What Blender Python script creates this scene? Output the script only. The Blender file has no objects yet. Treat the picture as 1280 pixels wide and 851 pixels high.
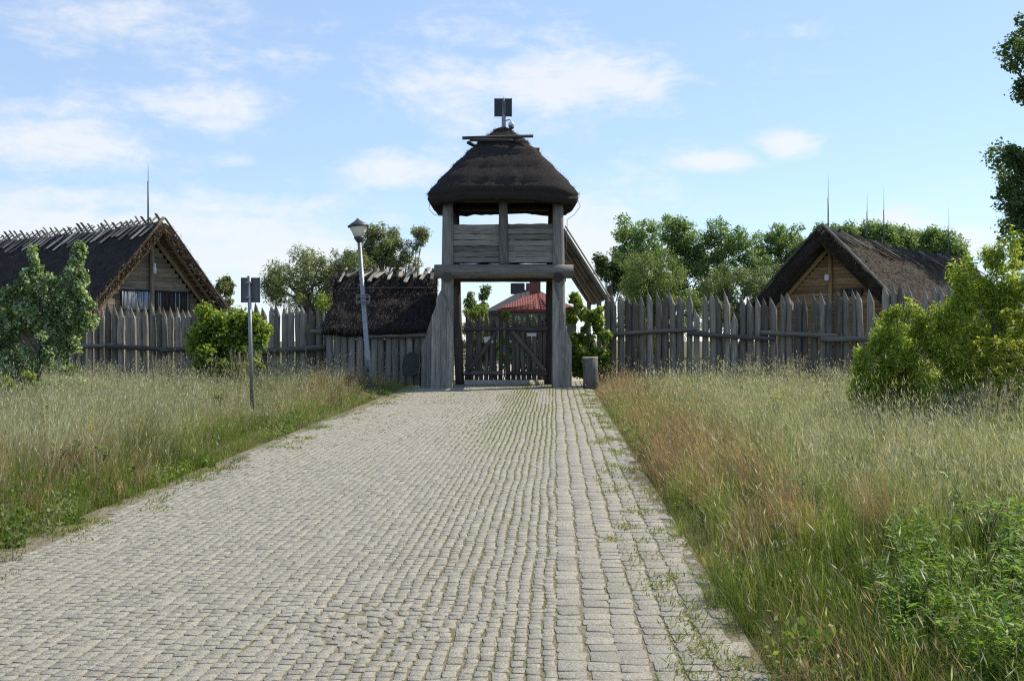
import bpy, math, random
import numpy as np
from mathutils import Matrix, Vector

random.seed(7)
rng = np.random.default_rng(11)
sc = bpy.context.scene
C = sc.collection
R = math.radians

# ------------------------------------------------------------------ camera, sky, sun, exposure
CAM_Z = 1.43
cam_d = bpy.data.cameras.new("camera")
cam_d.sensor_width = 36.0
cam_d.lens = 36.56
cam_d.clip_start = 0.05
cam_d.clip_end = 3000
cam = bpy.data.objects.new("camera", cam_d)
cam.location = (0, 0, CAM_Z)
cam.rotation_euler = (R(90), 0, 0)
C.objects.link(cam)
sc.camera = cam

SUN_EL, SUN_BEHIND = 44.0, 29.0
world = bpy.data.worlds.new("World")
sc.world = world
world.use_nodes = True
wn, wl = world.node_tree.nodes, world.node_tree.links
bg = wn["Background"]
bg.inputs[1].default_value = 0.112
sky = wn.new("ShaderNodeTexSky")
sky.sky_type = 'NISHITA'
sky.sun_disc = False
sky.sun_elevation = R(SUN_EL)
sky.sun_rotation = R(90 - SUN_BEHIND)
sky.altitude = 0
sky.air_density = 1.0
sky.dust_density = 0.15
sky.ozone_density = 3.2

def wmath(op, a, b=None, c=None):
    n = wn.new("ShaderNodeMath"); n.operation = op
    for i, v in enumerate((a, b, c)):
        if v is None: continue
        if isinstance(v, (int, float)): n.inputs[i].default_value = v
        else: wl.new(v, n.inputs[i])
    return n.outputs[0]

def world_clouds():
    tc = wn.new("ShaderNodeTexCoord")
    sep = wn.new("ShaderNodeSeparateXYZ"); wl.new(tc.outputs["Generated"], sep.inputs[0])
    x, y, z = sep.outputs
    az = wmath('ARCTAN2', x, y)                       # azimuth from +Y, clockwise
    el = wmath('ARCSINE', z)
    def noise(sx, sz, scale, detail, rough, off, dist=0.0):
        m = wn.new("ShaderNodeMapping"); wl.new(tc.outputs["Generated"], m.inputs[0])
        m.inputs["Scale"].default_value = (sx, sx, sz); m.inputs["Location"].default_value = off
        n = wn.new("ShaderNodeTexNoise"); wl.new(m.outputs[0], n.inputs["Vector"])
        n.inputs["Scale"].default_value = scale; n.inputs["Detail"].default_value = detail
        n.inputs["Roughness"].default_value = rough; n.inputs["Distortion"].default_value = dist
        return n.outputs[0]
    big = noise(1, 3.2, 4.5, 9, 0.62, (3.1, 1.7, 0.4), 0.5)
    fine = noise(1, 2.2, 22, 8, 0.65, (1.3, 5.2, 2.0), 0.3)
    shape = wmath('ADD', wmath('MULTIPLY', big, 0.55), wmath('MULTIPLY', fine, 0.45))
    # the cloud banks that hang where the photograph shows them (pixel centre, half axes, weight)
    banks = [(715, 98, 110, 40, .42), (770, 105, 80, 24, .38), (600, 100, 150, 60, .2), (560, 62, 70, 42, .14), (260, 135, 100, 34, .28), (80, 180, 130, 46, .30),
             (490, 207, 80, 28, .30), (300, 200, 40, 12, .2), (900, 201, 45, 12, .36), (985, 178, 34, 18, .36),
             (150, 255, 340, 24, .26), (120, 300, 360, 60, .33), (380, 320, 180, 44, .30), (720, 310, 130, 50, .30), (1125, 283, 50, 22, .3), (1210, 305, 40, 25, .24),
             (200, 40, 260, 50, .12), (860, 98, 40, 10, .2)]
    total = None
    for (u, v, a, b, w) in banks:
        ca, ce = math.atan2(u - 640, 1300), math.atan2(425.5 - v, math.hypot(1300, u - 640))
        dx = wmath('DIVIDE', wmath('SUBTRACT', az, ca), a / 1300.0)
        dy = wmath('DIVIDE', wmath('SUBTRACT', el, ce), b / 1300.0)
        r2 = wmath('ADD', wmath('MULTIPLY', dx, dx), wmath('MULTIPLY', dy, dy))
        g = wmath('MULTIPLY', wmath('EXPONENT', wmath('MULTIPLY', r2, -0.9)), w)
        total = g if total is None else wmath('MAXIMUM', total, g)
    # outside the frame the same loose cloud goes on from noise alone
    s = wmath('ADD', shape, total)
    mr = wn.new("ShaderNodeMapRange"); mr.interpolation_type = 'SMOOTHSTEP'
    wl.new(s, mr.inputs[0]); mr.inputs[1].default_value = 0.53; mr.inputs[2].default_value = 0.80
    mr.inputs[3].default_value = 0.03; mr.inputs[4].default_value = 0.85
    mix = wn.new("ShaderNodeMix"); mix.data_type = 'RGBA'
    wl.new(mr.outputs[0], mix.inputs[0])
    veil = wn.new("ShaderNodeMix"); veil.data_type = 'RGBA'; veil.inputs[0].default_value = .45     # thin high haze over the whole sky
    wl.new(sky.outputs[0], veil.inputs[6]); veil.inputs[7].default_value = (2.9, 3.85, 5.5, 1)
    wl.new(veil.outputs[2], mix.inputs[6])
    mix.inputs[7].default_value = (5.0, 5.15, 5.3, 1)
    wl.new(mix.outputs[2], bg.inputs[0])
world_clouds()

sun_d = bpy.data.lights.new("sun", 'SUN')
sun_d.energy = 4.2
sun_d.angle = R(0.53)
sun_d.color = (1.0, 0.89, 0.72)
sun = bpy.data.objects.new("sun", sun_d)
S = Vector((math.cos(R(SUN_EL)) * math.cos(R(SUN_BEHIND)), math.cos(R(SUN_EL)) * math.sin(R(SUN_BEHIND)), math.sin(R(SUN_EL))))
sun.rotation_euler = S.to_track_quat('Z', 'Y').to_euler()
sun.location = S * 60
C.objects.link(sun)

vs = sc.view_settings
vs.view_transform = 'Standard'; vs.look = 'None'; vs.exposure = 0.72; vs.gamma = 1.0
vs.use_curve_mapping = False
sc.cycles.max_bounces = 5
sc.cycles.diffuse_bounces = 2
sc.cycles.glossy_bounces = 2
sc.cycles.transmission_bounces = 4
sc.cycles.transparent_max_bounces = 4
sc.cycles.sample_clamp_indirect = 6
sc.cycles.use_denoising = False
sc.cycles.filter_width = 1.2
sc.cycles.use_adaptive_sampling = False

# ------------------------------------------------------------------ helpers
def P(u, v, Y):
    """world point at depth Y that stands in the photograph's pixel u, v"""
    return Vector(((u - 640) / 1300 * Y, Y, CAM_Z - (v - 425.5) / 1300 * Y))

def root(name, label, cat, loc=(0, 0, 0), rz=0.0, group=None):
    o = bpy.data.objects.new(name, None)
    o.empty_display_size = 0.2
    C.objects.link(o)
    o.location = loc; o.rotation_euler = (0, 0, rz)
    o["label"] = label; o["category"] = cat
    if group: o["group"] = group
    return o

def tag(o, label, cat, group=None):
    o["label"] = label; o["category"] = cat
    if group: o["group"] = group
    return o

def link(name, me, parent=None, M=None):
    o = bpy.data.objects.new(name, me)
    C.objects.link(o)
    if parent is not None: o.parent = parent
    if M is not None: o.matrix_basis = M
    return o

def mesh(name, verts, faces, mat, smooth=False):
    me = bpy.data.meshes.new(name)
    me.from_pydata([tuple(v) for v in verts], [], faces)
    if smooth: me.shade_smooth()
    me.materials.append(mat)
    me.update()
    return me

def bulk(name, V, polys, mat, col=None, smooth=False):
    """fast mesh: V (n,3), polys = list of (m,k) index arrays, col (n,3) point colour"""
    me = bpy.data.meshes.new(name)
    V = np.ascontiguousarray(V, dtype=np.float32)
    me.vertices.add(len(V)); me.vertices.foreach_set("co", V.ravel())
    loops = np.concatenate([p.ravel() for p in polys]).astype(np.int32)
    sizes = np.concatenate([np.full(len(p), p.shape[1], dtype=np.int32) for p in polys])
    starts = np.concatenate([[0], np.cumsum(sizes)[:-1]]).astype(np.int32)
    me.loops.add(len(loops)); me.loops.foreach_set("vertex_index", loops)
    me.polygons.add(len(sizes)); me.polygons.foreach_set("loop_start", starts)
    me.update(calc_edges=True)
    if col is not None:
        a = me.color_attributes.new("Col", 'FLOAT_COLOR', 'POINT')
        c4 = np.ones((len(V), 4), dtype=np.float32); c4[:, :3] = col
        a.data.foreach_set("color", c4.ravel())
    if smooth: me.shade_smooth()
    me.materials.append(mat)
    return me

def _hash(ix, iy, seed):
    n = (ix.astype(np.int64) * 374761393 + iy.astype(np.int64) * 668265263 + seed * 1442695041) & 0x7fffffff
    n = ((n ^ (n >> 13)) * 1274126177) & 0x7fffffff
    return ((n ^ (n >> 16)) & 0xffff) / 65535.0

def vnoise(x, y, seed=0):
    x = np.asarray(x, dtype=np.float64); y = np.asarray(y, dtype=np.float64)
    ix, iy = np.floor(x), np.floor(y); fx, fy = x - ix, y - iy
    fx = fx * fx * (3 - 2 * fx); fy = fy * fy * (3 - 2 * fy)
    a, b = _hash(ix, iy, seed), _hash(ix + 1, iy, seed)
    c, d = _hash(ix, iy + 1, seed), _hash(ix + 1, iy + 1, seed)
    return (a + (b - a) * fx) * (1 - fy) + (c + (d - c) * fx) * fy

def fbm(x, y, seed=0, o=3):
    s, a, t = 0, 1.0, 0
    for k in range(o):
        s = s + a * vnoise(np.asarray(x) * 2 ** k, np.asarray(y) * 2 ** k, seed + k); t += a; a *= .5
    return s / t

def sstep(a, b, x):
    t = np.clip((np.asarray(x, dtype=np.float64) - a) / (b - a), 0, 1)
    return t * t * (3 - 2 * t)

# ------------------------------------------------------------------ materials
class NT:
    def __init__(self, name):
        self.m = bpy.data.materials.new(name); self.m.use_nodes = True
        self.n, self.l = self.m.node_tree.nodes, self.m.node_tree.links
        self.b = self.n["Principled BSDF"]; self.out = self.n["Material Output"]
    def add(self, t, **kw):
        n = self.n.new(t)
        for k, v in kw.items(): setattr(n, k, v)
        return n
    def put(self, v, sock):
        if hasattr(v, "is_output"): self.l.new(v, sock)
        elif isinstance(v, (tuple, list)) and len(v) == 3 and sock.type == 'RGBA': sock.default_value = (*v, 1)
        else: sock.default_value = v
    def coord(self, which="Object", scale=(1, 1, 1), loc=None):
        t = self.add("ShaderNodeTexCoord"); m = self.add("ShaderNodeMapping")
        self.l.new(t.outputs[which], m.inputs[0]); m.inputs["Scale"].default_value = scale
        if loc is not None: self.l.new(loc, m.inputs["Location"])
        return m.outputs[0]
    def noise(self, vec, scale, detail=4, rough=.6, dist=0):
        n = self.add("ShaderNodeTexNoise")
        if vec is not None: self.l.new(vec, n.inputs["Vector"])
        n.inputs["Scale"].default_value = scale; n.inputs["Detail"].default_value = detail
        n.inputs["Roughness"].default_value = rough; n.inputs["Distortion"].default_value = dist
        return n.outputs[0]
    def ramp(self, fac, stops):
        r = self.add("ShaderNodeValToRGB"); self.l.new(fac, r.inputs[0])
        e = r.color_ramp.elements
        while len(e) < len(stops): e.new(.5)
        for i, (p, c) in enumerate(stops):
            e[i].position = p; e[i].color = (*c, 1)
        return r.outputs[0]
    def mix(self, fac, a, b, mode='MIX'):
        n = self.add("ShaderNodeMix", data_type='RGBA', blend_type=mode)
        self.put(fac, n.inputs[0]); self.put(a, n.inputs[6]); self.put(b, n.inputs[7])
        return n.outputs[2]
    def math(self, op, a, b=0.0):
        n = self.add("ShaderNodeMath", operation=op); self.put(a, n.inputs[0]); self.put(b, n.inputs[1])
        return n.outputs[0]
    def rand(self):
        return self.add("ShaderNodeObjectInfo").outputs["Random"]
    def bump(self, h, strength, dist=.02):
        b = self.add("ShaderNodeBump"); b.inputs["Strength"].default_value = strength
        b.inputs["Distance"].default_value = dist; self.l.new(h, b.inputs["Height"])
        self.l.new(b.outputs[0], self.b.inputs["Normal"])
    def done(self, col, rough=.8, spec=.3, metal=0):
        self.put(col, self.b.inputs["Base Color"]); self.put(rough, self.b.inputs["Roughness"])
        self.b.inputs["Specular IOR Level"].default_value = spec; self.b.inputs["Metallic"].default_value = metal
        return self.m

def wood(name, dark, mid, light, warm=None, vary=.35):
    t = NT(name)
    rnd = t.rand()
    off = t.add("ShaderNodeCombineXYZ")
    for i, k in enumerate((37.0, 91.0, 53.0)): t.l.new(t.math('MULTIPLY', rnd, k), off.inputs[i])
    v = t.coord("Object", (1, 1, .07), off.outputs[0])
    v2 = t.coord("Object", (1, 1, .5), off.outputs[0])
    grain = t.noise(v, 26, 6, .65, .4)
    blot = t.noise(v2, 3.2, 4, .6)
    c = t.ramp(grain, [(.28, dark), (.5, mid), (.72, light)])
    c = t.mix(t.math('MULTIPLY', t.ramp(blot, [(.42, (0, 0, 0)), (.7, (1, 1, 1))]), .55), c, warm or mid)
    k = t.math('ADD', t.math('MULTIPLY', rnd, vary * 2), 1 - vary)
    kc = t.add("ShaderNodeCombineXYZ")
    for i in range(3): t.l.new(k, kc.inputs[i])
    c = t.mix(1.0, c, kc.outputs[0], 'MULTIPLY')
    t.bump(t.math('ADD', grain, t.math('MULTIPLY', blot, .6)), .7, .012)
    return t.done(c, .85, .2)

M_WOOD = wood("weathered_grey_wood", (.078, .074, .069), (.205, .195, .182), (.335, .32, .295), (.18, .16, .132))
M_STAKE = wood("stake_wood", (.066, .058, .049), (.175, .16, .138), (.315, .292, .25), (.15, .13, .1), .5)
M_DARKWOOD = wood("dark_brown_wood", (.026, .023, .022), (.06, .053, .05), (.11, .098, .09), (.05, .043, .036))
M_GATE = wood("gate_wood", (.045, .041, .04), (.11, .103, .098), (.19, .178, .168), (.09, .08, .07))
M_GABLE = wood("gable_plank_wood", (.08, .064, .048), (.21, .175, .13), (.32, .275, .21), (.19, .15, .105))
M_GABLE2 = wood("brown_gable_plank_wood", (.11, .07, .036), (.26, .175, .095), (.36, .25, .14), (.22, .135, .07))
M_CUT = wood("fresh_split_wood", (.22, .2, .17), (.40, .37, .32), (.5, .47, .41), (.34, .3, .24), .3)
M_STICK = wood("wattle_stick_wood", (.09, .065, .04), (.24, .18, .115), (.38, .3, .2), (.2, .14, .08), .4)
M_LITSTICK = wood("painted_lit_stick_wood", (.15, .18, .23), (.32, .38, .46), (.5, .56, .62), (.25, .29, .35), .4)  # bluish light on the sticks, put into the wood colour

def thatch(name, a, b, c, moss):
    t = NT(name)
    v = t.coord("Object", (1, 1, 1))
    vs_ = t.coord("Object", (2.2, 2.2, 1))
    n1 = t.noise(vs_, 30, 5, .75, .6); n2 = t.noise(v, 1.4, 5, .65); n3 = t.noise(v, 7, 4, .6)
    col = t.ramp(n1, [(.3, a), (.52, b), (.75, c)])
    col = t.mix(t.ramp(n2, [(.45, (0, 0, 0)), (.68, (1, 1, 1))]), col, moss)
    t.bump(t.math('ADD', n1, n3), 1.0, .05)
    return t.done(col, .95, .1)
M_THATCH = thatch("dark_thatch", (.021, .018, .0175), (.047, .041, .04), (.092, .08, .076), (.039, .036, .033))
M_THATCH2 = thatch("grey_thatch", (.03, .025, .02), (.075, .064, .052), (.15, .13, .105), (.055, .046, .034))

def attr_mat(name, rough=.6, spec=.25, trans=.0, hue_noise=0):
    t = NT(name)
    a = t.add("ShaderNodeVertexColor"); a.layer_name = "Col"
    t.done(a.outputs[0], rough, spec)
    if trans > 0:
        tr = t.add("ShaderNodeBsdfTranslucent"); mx = t.add("ShaderNodeMixShader")
        br = t.mix(1.0, a.outputs[0], (1.25, 1.3, .75), 'MULTIPLY')
        t.l.new(br, tr.inputs[0]); mx.inputs[0].default_value = trans
        t.l.new(t.b.outputs[0], mx.inputs[1]); t.l.new(tr.outputs[0], mx.inputs[2])
        t.l.new(mx.outputs[0], t.out.inputs[0])
    return t.m
M_LEAF = attr_mat("leaf", .5, .3, .48)
M_GRASS = attr_mat("grass_blade", .55, .3, .34)
M_STRAW = attr_mat("straw", .8, .15, 0)

def plain(name, col, rough=.6, spec=.4, metal=0, nscale=6, amt=.25):
    t = NT(name)
    n = t.noise(t.coord("Object"), nscale, 5, .65)
    k = t.ramp(n, [(.3, tuple(c * (1 - amt) for c in col)), (.7, tuple(min(1, c * (1 + amt)) for c in col))])
    t.bump(n, .15, .01)
    return t.done(k, rough, spec, metal)
M_STEEL = plain("galvanised_steel", (.22, .235, .25), .45, .5, .6, 9, .2)
M_SIGNBACK = plain("sign_back_metal", (.10, .11, .125), .55, .4, .3)
M_LAMPCAP = plain("lamp_cap_metal", (.055, .06, .065), .5, .4, .3)
M_BLACK = plain("dark_panel", (.022, .024, .027), .4, .4)
M_WHITE = plain("white_plate", (.6, .61, .64), .5, .4, 0, 14, .15)
M_BULB = plain("frosted_glass", (.72, .70, .64), .25, .5, 0, 8, .08)
M_REDROOF = None
M_CABLE = plain("grey_cable", (.25, .25, .26), .6)
M_CHIM = plain("chimney_brick", (.16, .075, .06), .9, .2, 0, 30, .4)
M_WALLP = plain("brown_plaster", (.13, .115, .10), .9, .2, 0, 3, .12)
M_SLATE = plain("dark_roof_tiles", (.045, .047, .055), .7, .3, 0, 14, .35)
M_BARK = wood("tree_bark", (.05, .042, .035), (.12, .105, .09), (.21, .19, .165), (.1, .085, .07))
def redroof():
    t = NT("red_roof_tiles")
    v = t.coord("Object")
    w = t.add("ShaderNodeTexWave"); t.l.new(v, w.inputs[0]); w.inputs["Scale"].default_value = 1.6; w.bands_direction = 'X'
    n = t.noise(v, 3, 4)
    col = t.ramp(n, [(.3, (.13, .03, .027)), (.7, (.21, .055, .048))])
    t.bump(w.outputs[1], .5, .05)
    return t.done(col, .7, .3)
M_REDROOF = redroof()

def ground_mat():
    t = NT("meadow_soil")
    v = t.coord("Object")
    n1 = t.noise(v, .35, 6, .65); n2 = t.noise(v, 9, 5, .7)
    c = t.ramp(n1, [(.32, (.075, .085, .03)), (.5, (.12, .115, .055)), (.7, (.18, .15, .09))])
    c = t.mix(t.math('MULTIPLY', n2, .6), c, (.06, .06, .025))
    t.bump(n2, .8, .05)
    return t.done(c, .95, .1)
M_GROUND = ground_mat()
def road_bed():
    t = NT("road_joint_sand")
    v = t.coord("Object")
    n1 = t.noise(v, 2.2, 5, .7); n2 = t.noise(v, 45, 4, .7)
    c = t.ramp(n2, [(.3, (.11, .098, .072)), (.7, (.26, .232, .175))])
    c = t.mix(t.ramp(n1, [(.45, (0, 0, 0)), (.65, (.7, .7, .7))]), c, (.10, .11, .04))
    t.bump(n2, .6, .01)
    return t.done(c, .95, .1)
M_BED = road_bed()
def sand():
    t = NT("pale_sand_yard")
    v = t.coord("Object")
    n1 = t.noise(v, .8, 6, .65)
    c = t.ramp(n1, [(.35, (.30, .26, .19)), (.6, (.46, .42, .34))])
    t.bump(t.noise(v, 25, 4), .4, .02)
    return t.done(c, .95, .1)
M_SAND = sand()
def granite():
    t = NT("granite_sett")
    a = t.add("ShaderNodeVertexColor"); a.layer_name = "Col"
    sx = t.add("ShaderNodeSeparateColor"); t.l.new(a.outputs[0], sx.inputs[0])
    r = t.math('FRACT', t.math('ADD', sx.outputs[0], t.math('MULTIPLY', t.rand(), sx.outputs[1])))
    base = t.ramp(r, [(0, (.285, .272, .222)), (.3, (.325, .312, .255)), (.6, (.35, .335, .272)), (.85, (.385, .365, .295)), (1, (.305, .296, .26))])
    g = t.add("ShaderNodeNewGeometry")
    n = t.noise(g.outputs["Position"], 75, 5, .8); n2 = t.noise(g.outputs["Position"], 14, 5, .7); n3 = t.noise(g.outputs["Position"], .5, 4, .6)
    c = t.mix(t.ramp(n, [(.38, (.85, .85, .85)), (.54, (0, 0, 0))]), base, (.10, .095, .08))
    c = t.mix(t.ramp(n, [(.58, (0, 0, 0)), (.72, (.7, .7, .7))]), c, (.52, .51, .46))
    c = t.mix(t.math('MULTIPLY', t.ramp(n2, [(.5, (0, 0, 0)), (.75, (1, 1, 1))]), .35), c, (.24, .21, .16))
    c = t.mix(t.math('MULTIPLY', t.ramp(n3, [(.4, (0, 0, 0)), (.7, (1, 1, 1))]), .3), c, (.27, .25, .21))
    t.bump(t.math('ADD', t.math('MULTIPLY', n, .5), n2), .9, .02)
    return t.done(c, .7, .35)
M_SETT = granite()

# ------------------------------------------------------------------ terrain and road
ROAD_DX, X_L0, X_R0, Y0 = .0415, -3.2, 2.42, 31.7
def xl(y): return X_L0 - ROAD_DX * (Y0 - np.asarray(y, dtype=float))
def xr(y): return X_R0 - ROAD_DX * (Y0 - np.asarray(y, dtype=float))
def plane_z(y):
    y = np.asarray(y, dtype=float)
    return np.where(y < Y0, .0119 * (np.maximum(y, -40) - Y0), 0.0)
def ground_z(x, y):
    x = np.asarray(x, dtype=float); y = np.asarray(y, dtype=float)
    d = np.maximum(xl(y) - x, x - xr(y))                      # distance outside the road
    off = sstep(0.0, 1.3, d)
    z = plane_z(y) - .045 + off * (.06 + .28 * (fbm(x * .22, y * .22, 5) - .45) * sstep(.5, 4, d))
    z = z + .34 * np.exp(-(((x + 5.0) / 1.9) ** 2 + ((y - 29.2) / 2.4) ** 2)) * off
    z = z + .12 * np.exp(-(((x - 4.2) / 2.5) ** 2 + ((y - 31) / 2.6) ** 2)) * off
    return z
def gz(x, y): return float(ground_z(x, y))

def axis(a, b, step, far):
    core = np.arange(a, b + step / 2, step)
    g = [1.0]
    out = []; s = step; p = b
    while p < far:
        s *= 1.35; p += s; out.append(p)
    neg = []; s = step; p = a
    while p > -far:
        s *= 1.35; p -= s; neg.append(p)
    return np.concatenate([np.array(neg[::-1]), core, np.array(out)])
gx, gy = axis(-20, 20, .4, 1500), axis(0, 46, .4, 1500)
GX, GY = np.meshgrid(gx, gy, indexing='ij')
V = np.stack([GX, GY, ground_z(GX, GY)], -1).reshape(-1, 3)
ni, nj = len(gx), len(gy)
idx = np.arange(ni * nj).reshape(ni, nj)
q = np.stack([idx[:-1, :-1], idx[1:, :-1], idx[1:, 1:], idx[:-1, 1:]], -1).reshape(-1, 4)
g = link("ground", bulk("ground", V, [q], M_GROUND, smooth=True)); g["kind"] = "structure"

# road bed (the joints between the setts) and the sandy yard behind the gate
ys = np.arange(-6, 37.01, .5)
V = np.concatenate([np.stack([xl(ys) - .05, ys, plane_z(ys) - .005], -1), np.stack([xr(ys) + .02, ys, plane_z(ys) - .005], -1)])
n = len(ys); i = np.arange(n - 1)
road = link("road", bulk("road", V, [np.stack([i, i + n, i + n + 1, i + 1], -1)], M_BED)); road["kind"] = "structure"
yard_v = [(-5, 36.2, .012), (5, 36.2, .012), (13, 62, .012), (-9, 62, .012)]
yard = link("yard", mesh("yard", yard_v, [(0, 1, 2, 3)], M_SAND)); yard["kind"] = "structure"

def sett_outline(n, r):
    """unit outline (n,2) with knocked corners"""
    if n == 8:
        k = .05 + .08 * r.random(8)
        p = np.array([(-.5, -.5 + k[0]), (-.5 + k[1], -.5), (.5 - k[2], -.5), (.5, -.5 + k[3]), (.5, .5 - k[4]), (.5 - k[5], .5), (-.5 + k[6], .5), (-.5, .5 - k[7])])
        return p + r.normal(0, .03, p.shape)
    p = np.array([(-.5, -.5), (.5, -.5), (.5, .5), (-.5, .5)])
    return p + r.normal(0, .045, p.shape)

def sett_unit(n, seed):
    r = np.random.default_rng(seed)
    o = sett_outline(n, r)
    tilt = r.normal(0, .007, 2)
    z0 = np.full(n, -.05); z1 = -.0006 + o @ tilt * .10; z2 = .0006 + o @ tilt * .1 + r.normal(0, .0003, n)
    ins = .965
    V = np.concatenate([np.c_[o * 1.0, z0], np.c_[o, z1], np.c_[o * ins, z2]])
    i = np.arange(n); j = (i + 1) % n
    f4 = np.concatenate([np.stack([i, j, j + n, i + n], -1), np.stack([i + n, j + n, j + 2 * n, i + 2 * n], -1)])
    return V, f4, (np.arange(n) + 2 * n)[None, :]

def layout_setts():
    """columns of setts that run along the road; returns x, y, w, l, rot"""
    out = []
    W = 5.62; x = 0.0; col = 0
    r = np.random.default_rng(3)
    while x < W - .19:
        big = x > W - 1.15                      # coarser stones in the strip along the right edge
        w = (.145 + r.random() * .04) if big else (.076 + r.random() * .02)
        y = 2.2 - r.random() * .1
        while y < 36.6:
            l = (.10 + r.random() * .09) if big else (.066 + r.random() * .045)
            if r.random() < .05: l *= 1.35
            out.append((x + w / 2, y + l / 2, w, l)); y += l
        x += w; col += 1
    a = np.array(out)
    cx = a[:, 0] + .014 * (fbm(a[:, 0] * .9, a[:, 1] * .6, 9) - .5) * 2 + .007 * (vnoise(a[:, 0] * 3, a[:, 1] * 2.6, 19) - .5) * 2 + r.normal(0, .0045, len(a)) + .009 * (vnoise(a[:, 0] * 6.5, a[:, 1] * 1.3, 23) - .5) * 2 + .006 * (vnoise(a[:, 0] * 2.0, a[:, 1] * .9, 29) - .5) * 2
    y = a[:, 1]
    X = xl(y) + cx
    patch = np.exp(-(((X + .95) / .55) ** 2 + ((y - 6.35) / .6) ** 2))      # relaid patch of muddled stones
    X = X + patch * r.normal(0, .02, len(y)); y = y + patch * r.normal(0, .02, len(y))
    keep = ~((cx < .22 * vnoise(y * .9, y * 0 + 3, 4) + .1 * vnoise(y * 4, y * 0, 8)))
    return np.stack([X, y, (a[:, 2] - .004 - .011 * sstep(.45, .75, a[:, 0] / 5.62)) * (1 + r.normal(0, .035, len(y))), a[:, 3] - .0025 - .009 * r.random(len(y)) ** 2.5, ROAD_DX * -1 + r.normal(0, .055, len(y)) + patch * r.normal(0, .35, len(y))], -1)[keep]
setts = layout_setts()
setts = setts[np.argsort(setts[:, 1])]
# nearest ones in view become parts of their own
u_px = 640 + setts[:, 0] / setts[:, 1] * 1300
v_px = 410 + 2350 / setts[:, 1]
inview = (v_px < 849) & (u_px < 1275) & (u_px > 5)
near_idx = np.nonzero(inview)[0][:300]
is_near = np.zeros(len(setts), bool); is_near[near_idx] = True
units8 = [sett_unit(8, 100 + k) for k in range(10)]
units4 = [sett_unit(4, 200 + k) for k in range(8)]
sett_meshes = []
for k, (V, f4, fn) in enumerate(units8):
    me = bulk("sett", V * np.array([.095, .095, 1]), [f4, fn], M_SETT, np.tile([0.0, 1.0, 0.0], (len(V), 1)))
    sett_meshes.append(me)
for k, i in enumerate(near_idx):
    X, Y, w, l, rot = setts[i]
    M = Matrix.Translation((X, Y, float(plane_z(Y)) + rng.normal(0, .0008))) @ Matrix.Rotation(rot, 4, 'Z') @ Matrix.Diagonal((w / .095, l / .095, 1, 1))
    link("sett", sett_meshes[int(rng.integers(10))], road, M)
def merge_setts(sel, units):
    VV, QQ, NN, CC, base = [], [], [], [], 0
    which = rng.integers(len(units), size=len(sel))
    for k, (V, f4, fn) in enumerate(units):
        s = sel[which == k]
        if not len(s): continue
        c, sn = np.cos(s[:, 4]), np.sin(s[:, 4])
        px = V[None, :, 0] * s[:, 2:3]; py = V[None, :, 1] * s[:, 3:4]
        X = s[:, 0:1] + px * c[:, None] - py * sn[:, None]
        Y = s[:, 1:2] + px * sn[:, None] + py * c[:, None]
        Z = V[None, :, 2] + plane_z(s[:, 1])[:, None] + rng.normal(0, .0008, len(s))[:, None]
        n, m = len(s), len(V)
        VV.append(np.stack([X, Y, Z], -1).reshape(-1, 3))
        o = base + np.arange(n)[:, None, None] * m
        QQ.append((f4[None] + o).reshape(-1, 4)); NN.append((fn[None] + o).reshape(-1, fn.shape[1]))
        cc = np.zeros((n, m, 3)); cc[..., 0] = rng.random(n)[:, None]; CC.append(cc.reshape(-1, 3))
        base += n * m
    return np.concatenate(VV), [np.concatenate(QQ), np.concatenate(NN)], np.concatenate(CC)
rest = setts[~is_near]
V1, p1, c1 = merge_setts(rest[rest[:, 1] < 14], units8)
V2, p2, c2 = merge_setts(rest[rest[:, 1] >= 14], units4)
o = link("sett_field", bulk("sett_field", np.concatenate([V1, V2]), p1 + [p + len(V1) for p in p2], M_SETT, np.concatenate([c1, c2])), road)
o["kind"] = "stuff"
# longer edging stones along the field on the right of the road
y = 3.0
k = 0
while y < 31.3:
    l = .10 + random.random() * .12
    w = .08 + .05 * random.random()
    if random.random() < .2:
        y += l; continue
    V, f4, fn = units8[k % 10]
    me = sett_meshes[k % 10]
    yy = y + l / 2
    M = Matrix.Translation((float(xr(yy)) - .07 + random.gauss(0, .012), yy, float(plane_z(yy)) - .002 + random.gauss(0, .004))) @ Matrix.Rotation(-ROAD_DX + random.gauss(0, .04), 4, 'Z') @ Matrix.Diagonal((w / .095, (l - .015) / .095, 1, 1))
    link("edging_stone", me, road, M)
    y += l; k += 1

# ------------------------------------------------------------------ shape makers
def tube_mesh(name, pts, radii, mat, seg=9, cap=True, smooth=True, rough=0.0):
    pts = [Vector(p) for p in pts]; V = []; F = []
    n = len(pts)
    ref = Vector((0.31, .93, .17))
    for i, p in enumerate(pts):
        d = (pts[min(i + 1, n - 1)] - pts[max(i - 1, 0)]).normalized()
        a = d.cross(ref)
        if a.length < .1: a = d.cross(Vector((1, 0, 0)))
        a.normalize(); b = d.cross(a)
        for k in range(seg):
            t = 2 * math.pi * k / seg
            rr = radii[i] * (1 + rough * random.uniform(-1, 1))
            V.append(p + a * (math.cos(t) * rr) + b * (math.sin(t) * rr))
    for i in range(n - 1):
        for k in range(seg):
            k2 = (k + 1) % seg
            F.append((i * seg + k, i * seg + k2, (i + 1) * seg + k2, (i + 1) * seg + k))
    if cap:
        F.append(tuple(range(seg))[::-1]); F.append(tuple((n - 1) * seg + k for k in range(seg)))
    return mesh(name, V, F, mat, smooth)

def frame_z(p0, p1):
    p0, p1 = Vector(p0), Vector(p1)
    d = (p1 - p0)
    q = d.to_track_quat('Z', 'Y')
    return Matrix.Translation(p0) @ q.to_matrix().to_4x4(), d.length

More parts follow.
